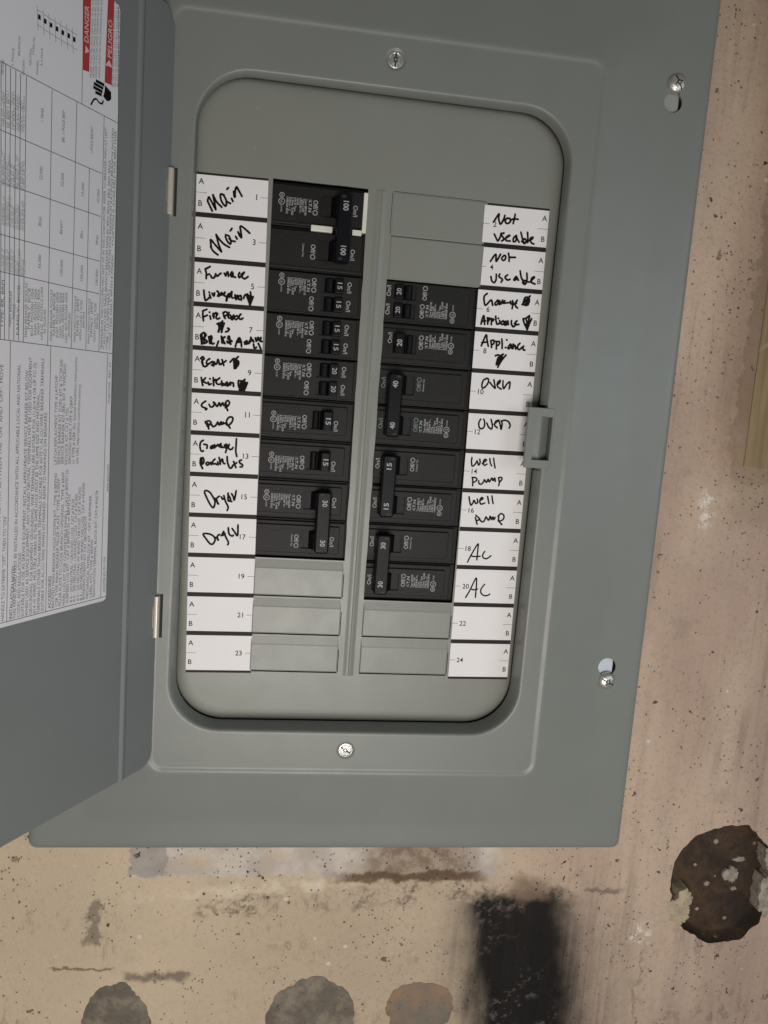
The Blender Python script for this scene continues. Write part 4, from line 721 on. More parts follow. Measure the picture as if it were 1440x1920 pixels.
WALLY = 8.0
wall = thing('concrete_wall', 'pitted beige concrete wall with stains behind the grey panel', 'wall', M_COVER)
def rough_circle(cx, cz, rx, rz, seed, amp, dents=(), n=150):
    rn = random.Random(seed)
    ph = [(rn.uniform(0, 6.28), rn.uniform(.4, 1)) for _ in range(40)]
    pts = []
    for i in range(n):
        a = 2 * math.pi * i / n
        k = 1.0
        for j, (p, w) in enumerate(ph):
            k += amp * w / (1 + .45 * j) * math.sin((j + 2) * a + p)
        for da, dw, dd in dents:
            d = (a - da + math.pi) % (2 * math.pi) - math.pi
            k -= dd * math.exp(-(d / dw) ** 2)
        pts.append((cx + rx * k * math.cos(a), cz + rz * k * math.sin(a)))
    return pts
inner = rrect(-186, 186, -262, 276, 3, 4, 0, 12)
outer = rrect(-900, 900, -800, 900, 3, 4, 0, 12)
pocket = rough_circle(280, -302.5, 40.5, 45.5, 5, .04, [(math.radians(212), .14, .06), (math.radians(312), .2, .05)])
mb = MB()
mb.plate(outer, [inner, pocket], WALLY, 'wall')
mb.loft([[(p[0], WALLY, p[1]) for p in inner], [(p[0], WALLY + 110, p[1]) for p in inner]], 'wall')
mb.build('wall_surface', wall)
mb = MB()
rings = []
for s_, y in ((1.0, -.02), (.992, .8), (.975, 8.5), (.94, 10.4), (.6, 9.6), (.02, 10.0)):
    rings.append([(280 + (p[0] - 280) * s_, WALLY + y, -302.5 + (p[1] + 302.5) * s_) for p in pocket])
mb.loft(rings, 'tar')
mb.build('mastic_pocket', wall, smooth=50, label='rough dark brown round hollow with pale crumbs')

def blob(name, cx, cz, rx, rz, mat, seed, amp=.06, th=.8, label=None, dents=(), n=150, parent=None, y0=0.0):
    pts = rough_circle(cx, cz, rx, rz, seed, amp, dents, n)
    mb = MB()
    rings = []
    for s_, y in ((1.0, WALLY + y0 + .5), (.995, WALLY + y0 - th * .6), (.975, WALLY + y0 - th), (.55, WALLY + y0 - th * 1.1), (.02, WALLY + y0 - th * 1.1)):
        rings.append([(cx + (p[0] - cx) * s_, y, cz + (p[1] - cz) * s_) for p in pts])
    mb.loft(rings, mat)
    return mb.build(name, parent or wall, smooth=40, label=label)

for k, (x, z, rx, rz, sd, mt) in enumerate([(249, -323, 8.5, 11, 11, 'chip'), (253, -313, 5.5, 7, 12, 'chip'), (291, -300, 5.2, 6.5, 13, 'greychip'), (296, -288, 4.2, 2, 14, 'greychip'), (273, -307, 2, 1.8, 15, 'greychip'), (318, -312, 8, 19, 16, 'greychip'), (316, -284, 6, 9, 17, 'greychip'), (294.5, -311, 2, 1.7, 18, 'greychip'), (262, -292, 1.5, 1, 19, 'greychip'), (268, -327, 1.4, 1.1, 20, 'greychip')]):
    blob('plaster_chip', x, z, rx, rz, mt, sd, .17, 9.6 if sd in (11, 12, 16, 17) else 1.7, n=70, y0=9.6)
blob('mortar_patch', -141, -402, 22.5, 31, 'mortar', 31, .05, .5, 'round grey mortar patch at the lower left')
blob('mortar_patch', -9, -410, 32, 41, 'mortar', 33, .045, .5, 'large round grey mortar patch left of the soot')
blob('mortar_patch', 66, -396, 23, 23, 'mortar2', 36, .05, .5, 'small grey and orange mortar patch beside the soot')

# timber at the right edge
tw = NT('weathered_timber')
co = tw.obj()
g = tw.noise(tw.scale(co, (1, 1, .05)), 160, 4, .6)
c = tw.mix(tw.ramp(g, .35, .7), (.42, .34, .195), (.60, .49, .30))
c = tw.mix(tw.math('MULTIPLY', tw.ramp(tw.noise(tw.scale(co, (1, 1, .25)), 30, 4), .5, .7), .5), c, (.22, .17, .09))
X_, Y_, Z_ = tw.xyz(co)
zz = tw.math('ADD', Z_, tw.math('ADD', tw.math('MULTIPLY', Y_, .35), tw.math('MULTIPLY', tw.math('SUBTRACT', tw.noise(co, 120, 3), .5), .006)))
chalk = tw.math('MULTIPLY', tw.ramp(zz, .0745, .0755), tw.ramp(zz, .0775, .0790, 1, 0))
c = tw.mix(tw.math('MULTIPLY', chalk, .7), c, (.62, .55, .50))
tw.base(c); tw.rough(.8); tw.bump(g, .4, .0008)
M['timber'] = tw.m
mb = MB()
mb.box(252, 341, -30.5, WALLY - .3, -2.6, 420, 'timber', 1.2)
brd = mb.build('timber_board', None, M_COVER)
brd['label'] = 'weathered timber board fixed to the wall at the right edge'
brd['category'] = 'board'

# ------------------------------------------------------------------ panel: box, cover, dead front, strips, door
panel = thing('electrical_panel', 'open grey metal electrical panel with door swung left and handwritten circuit list', 'electrical panel', Matrix.Identity(4))

def in_panel(mb, name, matrix, parent=None, **kw):
    return mb.build(name, parent or panel, matrix, **kw)

# enclosure behind the cover
mb = MB()
bo = rrect(-184, 184, -260, 274, 3, 4)
bi = rrect(-150, 150, -236, 250, 3, 4)
mb.loft([[(p[0], 95, p[1]) for p in bo], [(p[0], 9.5, p[1]) for p in bo], [(p[0], 9.5, p[1]) for p in bi], [(p[0], 94, p[1]) for p in bi]], 'interior')
mb.add([(p[0], 94, p[1]) for p in bi], [tuple(range(len(bi)))], 'interior')
in_panel(mb, 'enclosure', M_COVER)

# cover
def ring(l, r, b, t, rad, y, kl=0.0):
    if isinstance(y, tuple):        # depth as a fraction of the way back to the dead front
        return [(p[0], y[0] * (11.6 - .0200 * p[2] + .01265 * p[0]), p[2]) for p in ring(l, r, b, t, rad, 0, kl)]
    out = []
    for x, z in rrect(l, r, b, t, rad, 10, 0, 8):
        if x < 0 and kl:
            x += kl * (z - 6.75) / 194 * min(1, -x / 105)
        out.append((x, y, z))
    return out
prof = []
L_, R_, B_, T_ = -109.3, 110.9, -187.9, 200.7
def rim(e, y, kl, dr=0):
    return ring(L_ - e, R_ + e, B_ - e, T_ + e, 30 + e + dr, y, kl)
front = [rim(0, (1.0,), .8), rim(.15, (.7,), 1.0), rim(.5, (.28,), 1.6), rim(.9, 1.25, 1.9), rim(1.25, .55, 2.1), rim(1.8, .15, 2.25), rim(2.5, 0, 2.4), rim(3.1, 0, 2.4)]
rec = (-121.5, 125.6, -214.8, 229.6)
def rc(e, y, rad):
    return ring(rec[0] - e, rec[1] + e, rec[2] - e, rec[3] + e, rad, y)
front += [rc(-1.4, 0, 7), rc(-.6, 0, 7), rc(.2, -.15, 7.5), rc(1.0, -.55, 8), rc(1.9, -.75, 8.5), rc(2.9, -.72, 9), rc(4.5, -.5, 10), rc(6, -.25, 11)]
front += [ring(-156, 160, -247, 262, 18, 3.55), ring(-158, 162, -249, 264, 18, 3.8), ring(-164, 168, -254, 269, 14, 4.45), ring(-168, 172, -256, 271, 14, 4.6), ring(-190, 190.6, -266.4, 280.5, 5, 4.85), ring(-193, 193.6, -269.4, 283.5, 4.5, 4.9),
          ring(-195.4, 195.8, -271.7, 285.7, 5, 5.3), ring(-196.2, 196.6, -272.5, 286.4, 5.2, 6.2), ring(-196.3, 196.7, -272.6, 286.5, 5.2, 7.7)]
back = [ring(-194.8, 195.2, -271.2, 285, 4.2, 7.7), ring(-193, 193.6, -269.4, 283.5, 4.5, 6.2), ring(-160, 164, -250, 265, 14, 5.6), ring(-126, 130, -219, 234, 9, 1.4), rim(4.2, 1.4, 2.4), rim(1.6, (.4,), 1.6), rim(1.2, (1.0,), .8)]
mb = MB()
mb.loft(front + back, 'cover', close=True)
cov = in_panel(mb, 'cover', M_COVER, smooth=50)

def boolean(o, cutter, op='DIFFERENCE'):
    md = o.modifiers.new('cut', 'BOOLEAN')
    md.operation = op
    md.solver = 'EXACT'
    md.object = cutter
    bpy.context.view_layer.update()
    dg = bpy.context.evaluated_depsgraph_get()
    me = bpy.data.meshes.new_from_object(o.evaluated_get(dg))
    o.modifiers.clear()
    me.validate()
    old = o.data
    o.data = me
    bpy.data.meshes.remove(old)
    me.name = o.name
    cm = cutter.data
    bpy.data.objects.remove(cutter)
    bpy.data.meshes.remove(cm)

def circle(cx, cz, r, n=32):
    return [(cx + r * math.cos(2 * math.pi * i / n), cz + r * math.sin(2 * math.pi * i / n)) for i in range(n)]
# overlapping prisms: cut one after another so every cutter is a clean solid
def cutter_of(pts):
    c = MB(); c.prism(pts, 'y', -6, 24, 'cover')
    return c.build('cutter', None, M_COVER)
for pts in (circle(173.2, 215.6, 5.9), [(170.6, 214.2), (176.6, 214.2), (177.4, 228), (171.2, 228)], circle(172.6, -141.6, 6.3), [(169.6, -152), (175.9, -152), (175.9, -143), (169.6, -143)], circle(1.9, 217.6, 6.2), circle(.4, -201.2, 6.0),
            [(103, -5.9), (116.1, -5.9), (116.1, 21.2), (103, 21.2)], [(103, 26.8), (112.6, 26.8), (112.6, 28.4), (103, 28.4)], [(103, -13.1), (112, -13.1), (112, -11.4), (103, -11.4)]):
    boolean(cov, cutter_of(pts))
# pressed dimples under the two cover screws
for cx, cz, r in ((1.9, 217.6, 6.2), (.4, -201.2, 6.0)):
    mb = MB()
    mb.lathe([(r, .05), (r - .9, .5), (r - 2.0, 1.15), (3.2, 1.4), (.01, 1.4)], cx, cz, 'cover', 40, 0, False)
    in_panel(mb, 'screw_dimple', Matrix.Identity(4), parent=cov, smooth=35)
# flange plates seen through the keyholes
mb = MB()
mb.box(160, 177.2, 6.6, 9.3, -160, -128, 'galv')
in_panel(mb, 'box_flange', M_COVER, label='bright galvanised flange behind the lower keyhole')
mb = MB()
mb.box(160, 177.5, 6.6, 9.3, 205, 235, 'dullflange')
in_panel(mb, 'box_flange', M_COVER)

# screws
def screw(cx, cz, y, r, rot, kind, label):
    mb = MB()
    if kind == 'flat':
        mb.lathe([(r, .9), (r, .25), (r - .35, 0), (r - .9, -.05), (r - 1.3, .25), (r - 1.5, .25), (r - 1.8, -.1), (.01, -.35)], cx, cz, 'zinc', 36, y, False)
        h = -.42
    else:
        mb.lathe([(r * .96, 2.2), (r, 1.2), (r * .97, .2), (r * .86, -.8), (r * .66, -1.6), (r * .35, -2.1), (.01, -2.25)], cx, cz, 'zinc', 40, y, False)
        mb.lathe([(2.2, 9), (2.2, 2)], cx, cz, 'zinc', 16, y, False)
        h = -2.0
    c, s_ = math.cos(rot), math.sin(rot)
    def P(a, b, yy):
        return (cx + a * c - b * s_, y + yy, cz + a * s_ + b * c)
    fl = kind == 'flat'
    pts = [(0, -.35), (r - 1.8, -.1), (r - .9, -.05), (r, .2)] if fl else [(0, -2.25), (r * .35, -2.1), (r * .66, -1.6), (r * .86, -.8), (r, .9)]
    def surf(q):
        for (r0, y0), (r1, y1) in zip(pts, pts[1:]):
            if q <= r1:
                return y0 + (y1 - y0) * (q - r0) / (r1 - r0)
        return pts[-1][1]
    def strip(a0, a1, b, m, lift, n=12, turn=False):
        vs = []
        for i in range(n + 1):
            a = a0 + (a1 - a0) * i / n
            y_ = surf(abs(a)) - lift
            vs += [P(a, -b, y_), P(a, b, y_)] if not turn else [P(-b, a, y_), P(b, a, y_)]
        mb.add(vs, [(2 * i, 2 * i + 1, 2 * i + 3, 2 * i + 2) for i in range(n)], m)
    strip(-r * .78, r * .78, .42, 'groove', .03)
    if not fl:
        strip(-r * .45, r * .45, .38, 'groove', .035, turn=True)
    strip(-1.3, 1.3, 1.15, 'groove', .045)
    strip(-.62, .62, .6, 'zinc', .07)
    return in_panel(mb, 'screw', M_COVER, smooth=30, label=label)
screw(1.9, 217.6, .35, 4.6, math.radians(88), 'flat', 'cover screw at the top centre with an upright slot')
screw(.4, -201.2, .35, 4.7, math.radians(-33), 'flat', 'cover screw at the bottom centre with a slanted slot')
screw(174.2, 226.2, 3.2, 5.8, math.radians(120), 'pan', 'domed screw at the top right above its keyhole')
screw(173.1, -150.9, 3.2, 5.9, math.radians(-25), 'pan', 'domed screw at the lower right below its keyhole')

# latch keeper: a window frame standing on the right rim
mb = MB()
ko = rrect(100.1, 117.5, -11.3, 26.7, 1.2, 3)
kw_ = rrect(104.8, 116.3, -6.1, 21.4, .5, 3)
mb.loft([[(p[0], 1.25, p[1]) for p in ko], [(p[0], 0, p[1]) for p in ko], [(p[0], -.35, p[1]) for p in rrect(100.1, 117.5, -11.3, 26.7, 1.2, 3, .35)], [(p[0], -.35, p[1]) for p in kw_], [(p[0], 6.5, p[1]) for p in kw_]], 'cover')
mb.add([(104.6, 4.6, -6.3), (110.2, 3.6, -6.3), (110.2, 3.6, 21.6), (104.6, 4.6, 21.6), (116.5, 7.6, -6.3), (116.5, 7.6, 21.6)], [(0, 1, 2, 3), (1, 4, 5, 2)], 'cover')
mb.loft([[(p[0], 1.25, p[1]) for p in ko], [(p[0], 1.3, p[1]) for p in rrect(104.8, 116.3, -6.1, 21.4, .5, 3, -.5)], [(p[0], 6.5, p[1]) for p in rrect(104.8, 116.3, -6.1, 21.4, .5, 3, -.5)]], 'cover')
in_panel(mb, 'latch_keeper', Matrix.Identity(4), parent=cov)
# hinges
for z0, z1 in ((119.6, 144.6), (-129.2, -103.2)):
    mb = MB()
    prof_ = [(-122.9, .3), (-122.9, -2.2), (-121.9, -3.6), (-120.4, -3.8), (-119.3, -2.6), (-119.1, .3)]
    mb.prism(prof_, 'z', z0, z1, 'steel', .35)
    mb.box(-125.0, -122.7, -3.4, -2.6, z0 + 6, z1 - 6.5, 'steel', .2)
    mb.box(-119.3, -117.6, -.12, .6, z0 - .6, z1 + .8, 'interior')  # dark strip laid on the cover as the shadow slot beside the knuckle
    in_panel(mb, 'hinge', M_COVER)

# dead front
PITCH = 25.28
Z0 = 147.8
def rowz(k):
    return Z0 - PITCH * k
dead = None
mb = MB()
def dring(ins, y):
    return [(p[0], y, p[1]) for p in rrect(-109.9, 111.3, -188.6, 201.2, 30, 10, ins, 6)]
flat = [(p[0], p[2]) for p in dring(8.6, 0)]
def wavy(x0, z0, x1, z1, n, sd, a=.22):
    rn = random.Random(sd)
    return [(x0 + (x1 - x0) * i / n + rn.uniform(-a, a) * (abs(z1 - z0) > abs(x1 - x0)), z0 + (z1 - z0) * i / n + rn.uniform(-a, a) * .4 * (abs(x1 - x0) > abs(z1 - z0))) for i in range(n)]
hl = wavy(-64.2, rowz(0), -64.2, rowz(9), 6, 1, .05) + wavy(-64.2, rowz(9), -7.0, rowz(9), 8, 2, .05) + wavy(-6.9, rowz(9), -7.9, rowz(0), 26, 3) + wavy(-7.9, rowz(0), -64.2, rowz(0), 10, 4, .2)
hr = wavy(6.9, rowz(2) - .2, 7.1, rowz(10), 24, 5) + wavy(7.1, rowz(10), 66.0, rowz(10), 8, 6, .05) + wavy(66, rowz(10), 66, rowz(2) - .2, 4, 7, .05) + wavy(66, rowz(2) - .2, 6.9, rowz(2) - .2, 10, 8, .1)
slots = []
KN = [(-64.2, -7.1, k) for k in (9, 10, 11)] + [(7.0, 66.0, k) for k in (10, 11)]
for x0, x1, k in KN:
    z = rowz(k + 1) + 1.0
    slots.append([(x0 + .4, z - .9), (x1 - .2, z - .9), (x1 - .2, z), (x0 + .4, z)])
    xe = x1 if x0 < 0 else x1
    slots.append([(xe - .05, z + .05), (xe + .45, z + .05), (xe + .45, z + 15.5), (xe - .05, z + 15.5)])
for za, zb_, xa, xb in ((rowz(0) + .35, rowz(0), 7.4, 64.5), (rowz(1) + .2, rowz(1) - .2, 7.6, 65.8), (rowz(2) + 1, rowz(0) - 1.5, 6.75, 7.05)):
    if xb - xa < 1:
        slots.append([(xa, rowz(1) + .8), (xb, rowz(1) + .8), (xb, rowz(0) - .6), (xa, rowz(0) - .6)])
    else:
        slots.append([(xa, zb_), (xb, zb_), (xb, za), (xa, za)])
mb.plate(flat, [hl, hr] + slots, 0, 'dead', 0, 1.3)
mb.loft([dring(8.6, 0), dring(7.5, 0), dring(5.2, .08), dring(3.4, .3), dring(1.9, .75), dring(.6, 1.5), dring(-.6, 2.6), dring(-1.6, 4.2), dring(-1.9, 10)], 'dead')
# pressed rib between the two columns
rb = [(-3.6, .02), (-2.8, -.12), (-2.0, -.45), (-1.0, -.75), (-.1, -.8), (.3, -.5), (.7, -.8), (1.4, -.78), (2.3, -.45), (3.1, -.12), (3.9, .02)]
rr_ = [[(x, y, z) for x, y in rb] for z in (rowz(0) - .4, rowz(12) - 1.2)]
vs = rr_[0] + rr_[1]
nb_ = len(rb)
mb.add(vs, [(i, i + 1, nb_ + i + 1, nb_ + i) for i in range(nb_ - 1)], 'dead')
# little dimples
for x, z in ((-75.4, 185.7), (-75.6, 163.9), (75.8, 185.7), (75.4, 163.0)):
    mb.lathe([(1.3, .01), (.95, -.12), (.65, -.10), (.4, .05), (.01, .10)], x, z, 'dead', 18, -.02, False)
dead = in_panel(mb, 'dead_front', M_DEAD, smooth=38)
# embossed tabs at the ends of the openings
def knock(x0, x1, k, style, label):
    mb = MB()
    zt, zb = rowz(k) - .9, rowz(k + 1) + 1.0
    if style == 'flat':
        y = -.45 if k == 1 else -.22
        mb.plate(rrect(x0, x1, zb - .7, zt + .6, .3, 2, .45), [], y, 'dead')
        mb.loft([[(p[0], y, p[1]) for p in rrect(x0, x1, zb - .7, zt + .6, .3, 2, .45)], [(p[0], .05, p[1]) for p in rrect(x0, x1, zb - .7, zt + .6, .3, 2, 0)]], 'dead')
    else:
        zm = zt - 5.4
        xs = [x0 + .3, x0 + 1.0, x1 - .8, x1 - .3]
        def row(z, y, edge):
            return [(xs[0], edge, z), (xs[1], y, z), (xs[2], y, z), (xs[3], edge, z)]
        R4 = [row(zt, -.02, -.02), row(zm + .5, -.75, -.1), row(zm - .4, -.95, -.1), row(zb + .9, -1.05, -.1), row(zb + .3, -.9, .2), row(zb, -.3, .3), row(zb, 1.4, 1.4)]
        vs = [p for r in R4 for p in r]
        mb.add(vs, [(4 * i + j, 4 * i + j + 1, 4 * i + j + 5, 4 * i + j + 4) for i in range(len(R4) - 1) for j in range(3)], 'dead')
    return in_panel(mb, 'knockout_plate', Matrix.Identity(4), parent=dead, smooth=None, label=label)
for x0, x1, k in KN:
    knock(x0, x1, k, 'raised', 'unused knockout plate beside printed number %d' % (2 * k + (1 if x0 < 0 else 2)))
for k in (0, 1):
    knock(7.6, 65.8, k, 'flat', 'flat knockout plate beside printed number %d' % (2 * k + 2))

# circuit directory strips
WORDS = {1: 'Main', 3: 'Main', 5: 'Furnace and Livingroom', 7: 'Fire Place and kitchen', 9: 'Bsmt and Kitchen', 11: 'cump pump', 13: 'Garage / porch lts', 15: 'Dryer', 17: 'Dryer', 2: 'Not useable', 4: 'Not useable', 6: 'Garage and Appliance', 8: 'Appliance', 10: 'Oven', 12: 'Oven', 14: 'Well pump', 16: 'Well pump', 18: 'Ac', 20: 'Ac'}
for side in (0, 1):
    x0, x1 = ((-.1, 41.15), (171.7, 212.65))[side]
    dz = (0, -2.583)[side]
    mb = MB()
    mb.box(x0, x1, -.16, -.04, -305.7 + dz, -2.0 + (1.0 if side else 0) + dz, 'strip')
    strip = in_panel(mb, 'directory_strip', M_STRIP, label=('left', 'right')[side] + ' circuit directory strip, black with white boxes')
    for k in range(12):
        num = 2 * k + 1 + side
        zc = -25.4 * k + dz
        zt, zb = zc - 1.42, zc - 25.4 + 1.38
        if k == 0:
            zt = zc - 3.2 + (1.0 if side else 0)
        if k == 11:
            zb = zc - 25.4 + .75
        mb = MB()
        mb.box(x0 + .02, x1 - .02, -.26, -.12, zb, zt, 'card', .03, 1)
        y = -.275
        ux, uy = (1, 0, 0), (0, 0, 1)
        zA, zB, zh, zn = zc - 6.5 - (0.35 if k == 0 else 0), zc - 19.15, zc - 13.15, zc - 12.95
        if side == 0:
            text(mb, 'A', (x0 + 1.25, y, zA - 1.55), ux, uy, 3.1, 'type', bold=1)
            text(mb, 'B', (x0 + 1.35, y, zB - 1.55), ux, uy, 3.1, 'type', bold=1)
            mb.box(x0, x0 + 6.2, y, -.25, zh - .11, zh + .11, 'type')
            text(mb, str(num), (x0 + 35.0, y, zn - 1.55), ux, uy, 3.1, 'type', 'r', bold=1)
            mb.box(x1 - 4.3, x1, y, -.25, zn - .12, zn + .12, 'type')
        else:
            text(mb, 'A', (x1 - 2.6, y, zA - 1.55), ux, uy, 3.1, 'type', 'c', bold=1)
            text(mb, 'B', (x1 - 2.6, y, zB - 1.55), ux, uy, 3.1, 'type', 'c', bold=1)
            mb.box(x1 - 6.4, x1, y, -.25, zh - .11, zh + .11, 'type')
            text(mb, str(num), (x0 + (4.9 if num > 8 else 6.2), y, zn - 1.55), ux, uy, 3.1, 'type', bold=1)
            mb.box(x0, x0 + 3.7, y, -.25, zn - .12, zn + .12, 'type')
        rn = random.Random(num)
        for i, st in enumerate(HAND.get(num, [])):
            stroke(mb, st, {18: 1.0, 20: 1.0, 10: 1.15, 12: 1.15, 14: 1.08, 16: 1.12}.get(num, 1.25), -.30 - .004 * i, 'ink', rn)
        lab = ('circuit box %d handwritten "%s"' % (num, WORDS[num])) if num in WORDS else 'blank circuit box %d' % num
        in_panel(mb, 'circuit_label', Matrix.Identity(4), parent=strip, label=lab)

# door
mb = MB()
ZB, ZT, XD = -211.3, 227.5, 246.0
def dprof(z, k=0.0):
    P = [(1.2, .0), (8, 0), (24.4, 0), (25.6, .55), (26.3, .95), (27.6, .95), (28.3, .5), (29.4, -.25), (60, -.25), (XD, -.25)]
    return [(x, y, z) for x, y in P]
rows = []
for z, x0 in ((ZB, 10.6), (ZB + .6, 7.4), (ZB + 1.8, 4.9), (ZB + 3.4, 3.2), (ZB + 5.4, 1.9), (ZB + 8.5, 1.2), (0, 1.2), (ZT - 8, 1.2), (ZT, 8)):
    p = dprof(z)
    p[0] = (x0, 0, z)
    p[1] = (max(x0 + .3, 8), 0, z)
    rows.append(p)
n_ = len(rows[0])
vs = [p for r in rows for p in r]
fs = [(i * n_ + j, i * n_ + j + 1, (i + 1) * n_ + j + 1, (i + 1) * n_ + j) for i in range(len(rows) - 1) for j in range(n_ - 1)]
mb.add(vs, fs, 'door')
mb.add([(v[0], v[1] - 1.2, v[2]) for v in vs], [f[::-1] for f in fs], 'door')
def rimloop():
    a = [(r[0]) for r in rows]
    b = [(r[-1]) for r in rows]
    return a + rows[-1][1:] + b[::-1][1:] + rows[0][::-1][1:-1]
lp = rimloop()
mb.loft([[p for p in lp], [(p[0], p[1] - 1.2, p[2]) for p in lp]], 'door')
door = in_panel(mb, 'door', M_DOOR, smooth=14)
# instruction sticker
mb = MB()
ST = rrect(42.35, 232, -97.7, 211, 3.0, 5)
yst = -.12
mb.add([(p[0], yst, p[1]) for p in ST], [tuple(range(len(ST)))], 'sticker')
mb.loft([[(p[0], yst, p[1]) for p in ST], [(p[0], -.26, p[1]) for p in ST]], 'sticker')
def on_door(a, z, y):
    return Vector((a, y, z))
for i, (s_, a0, z0, a1, z1, cap, b_) in enumerate(DTEXT):
    p, q = on_door(a0, z0, yst + .02), on_door(a1, z1, yst + .02)
    d = q - p
    ux = d.normalized()
    uy = Vector((ux.z, 0, -ux.x))
    m = {0: 'type2', 1: 'type2', 2: 'pink'}[b_]
    if b_ == 1 and cap == 1.7:
        m = 'shade'
    text(mb, s_, p + uy * (-cap / 2) + Vector((0, .02 if b_ == 2 else 0, 0)), ux, uy, cap, m, 'l', d.length, min(b_, 1), 2)
for i, (a0, z0, a1, z1, w) in enumerate(DLINE):
    p, q = Vector((a0, yst + .016 + .0002 * i, z0)), Vector((a1, yst + .016 + .0002 * i, z1))
    d = (q - p).normalized()
    nn = Vector((-d.z, 0, d.x)) * w / 2
    mb.add([p + nn, q + nn, q - nn, p - nn], [(0, 1, 2, 3)], 'type2' if w < .6 else 'ink')
for i, (c_, ps) in enumerate(DQUAD):
    yy = yst + .025 + .0006 * i
    mb.add([(p[0], yy, p[1]) for p in ps], [tuple(range(len(ps)))], {'red': 'red', 'white': 'pink', 'ink': 'ink'}[c_])
in_panel(mb, 'instruction_label', Matrix.Identity(4), parent=door)

# ------------------------------------------------------------------ circuit breakers
# local axes: x towards the middle of the panel is +, z up, -y to the viewer; u = distance from the middle line
UX, UY = (0, 0, -1), (1, 0, 0)          # printing runs down, letter tops to the middle
FY = .75                                 # face depth behind the dead front
def spec_lines(amp, poles, tandem):
    t = 'BRD' if tandem else 'BR'
    L = ['Type %s%s%s' % (t, '2' if poles == 2 else '1', amp), 'Type C%s' % amp, '120/240 V~', 'CU/AL', 'HACR Type', '%d Pole  2-405' % poles, '57815 - 2', 'LR80258 ENG']
    return L
def ring2(mb, u, z, r0, r1, y, m, n=24):
    vs = []
    for i in range(n):
        a = 2 * math.pi * i / n
        vs += [(-u + r0 * math.cos(a), y, z + r0 * math.sin(a)), (-u + r1 * math.cos(a), y, z + r1 * math.sin(a))]
    mb.add(vs, [(2 * i, 2 * i + 1, (2 * i + 3) % (2 * n), (2 * i + 2) % (2 * n)) for i in range(n)], m)
def off_mark(mb, u, z, y, m='print', cap=2.6):
    """Off/ and a broken round O; z is where the word starts (top)"""
    text(mb, 'Off/', (-u - cap / 2, y, z), UX, UY, cap, m, 'l', 5.3, 1)
    n = 8
    for i in range(n):
        a0, a1 = 2 * math.pi * (i + .12) / n, 2 * math.pi * (i + .88) / n
        c = z - 7.1
        vs = []
        for r in (1.0, 1.6):
            for a in (a0, a1):
                vs.append((-u + r * math.cos(a), y, c + r * math.sin(a)))
        mb.add(vs, [(0, 1, 3, 2)], m)
def on_mark(mb, u, z, y, m='print'):
    text(mb, 'On/I', (-u - 1.2, y, z), UX, UY, 2.5, m, 'l', 6.4, 1)
def spec_block(mb, z, y, L, u_logo=38.3, u0=41.0, du=1.62, m='print', ul=55.2):
    text(mb, 'E.T.N', (-u_logo - .85, y, z), UX, UY, 1.7, m, 'l', 7.2, 2)
    mb.box(-u_logo - .85, -u_logo + .85, y, y + .03, z - 1.5, z + .1, m)
    for i, s_ in enumerate(L):
        text(mb, s_, (-(u0 + du * i) - .5, y, z + .1), UX, UY, 1.15, m, 'l', min(len(s_) * .86, 10.0), 2, 2)
    ring2(mb, ul, z + .9, 1.15, 1.5, y, m)
    text(mb, 'SA', (-ul - .55, y, z + 1.75), UX, UY, 1.1, m, 'l', 1.7, 1, 2)
    ring2(mb, ul, z - 2.7, 1.55, 1.95, y, m)
    text(mb, 'UL', (-ul - .7, y, z - 1.7), UX, UY, 1.4, m, 'l', 2.0, 1, 2)
    text(mb, 'LISTED', (-ul - .4, y, z - 5.1), UX, UY, .8, m, 'l', 3.6, 1, 2)

def face(mb, u0, u1, zc, hz, slots, shoulder=3.2, y=FY, r=1.2):
    """raised moulded face with toggle slots, and the lower shoulders round it"""
    out = [(-p[0], p[1]) for p in rrect(u0, u1, zc - hz, zc + hz, r, 4)]
    hs = [[(-p[0], p[1]) for p in rrect(a, b, c, d, .3, 2)] for a, b, c, d in slots]
    inn = [(-p[0], p[1]) for p in rrect(u0, u1, zc - hz, zc + hz, r, 4, .35)]
    mb.plate(inn, hs, y, 'black', 0, 7)
    mb.loft([[(p[0], y, p[1]) for p in inn], [(p[0], y + .35, p[1]) for p in out], [(p[0], y + 2.6, p[1]) for p in out]], 'black')
    for a, b, c, d in slots:
        mb.box(-b, -a, y + 6.5, y + 7.2, c, d, 'groove')

def pole_body(mb, zc, slots, hz=8.9, u0=8.2, u1=63.0, tandem=False):
    # base block with a thin shadow gap to its neighbour, then a stepped shoulder, then the face
    mb.box(-69.5, -2.5, FY + 3.6, FY + 42, zc - 12.4, zc + 12.4, 'black', .35)
    if not tandem:
        mb.box(-66.5, -4.6, FY + 1.5, FY + 4.2, zc - 11.6, zc + 11.2, 'black', .5)
    else:
        mb.box(-66.5, -3.4, FY + 1.2, FY + 4.2, zc - 12.1, zc + 12.0, 'black', .4)
    # the shoulder is hollow under the slot so the toggle can sit in it
    face(mb, u0, u1, zc, hz, slots, y=FY)
    # moulded step line on the face
    rn = random.Random(int(zc * 10) + 7)
    P = [(u1 - .5, zc + hz - 2.3), (52.5, zc + hz - 2.2), (51.6, zc + hz - 3.9), (47.6, zc + hz - 4.0), (46.6, zc + hz - 2.2), (39.0, zc + hz - 2.0)]
    if not tandem:
        for a, b in zip(P, P[1:]):
            v = Vector((-(b[0] - a[0]), b[1] - a[1]))
            nn = Vector((-v.y, v.x)).normalized() * .09
            mb.add([(-a[0] + nn.x, FY - .01, a[1] + nn.y), (-b[0] + nn.x, FY - .01, b[1] + nn.y), (-b[0] - nn.x, FY - .06, b[1] - nn.y), (-a[0] - nn.x, FY - .06, a[1] - nn.y)], [(0, 1, 2, 3)], 'black')

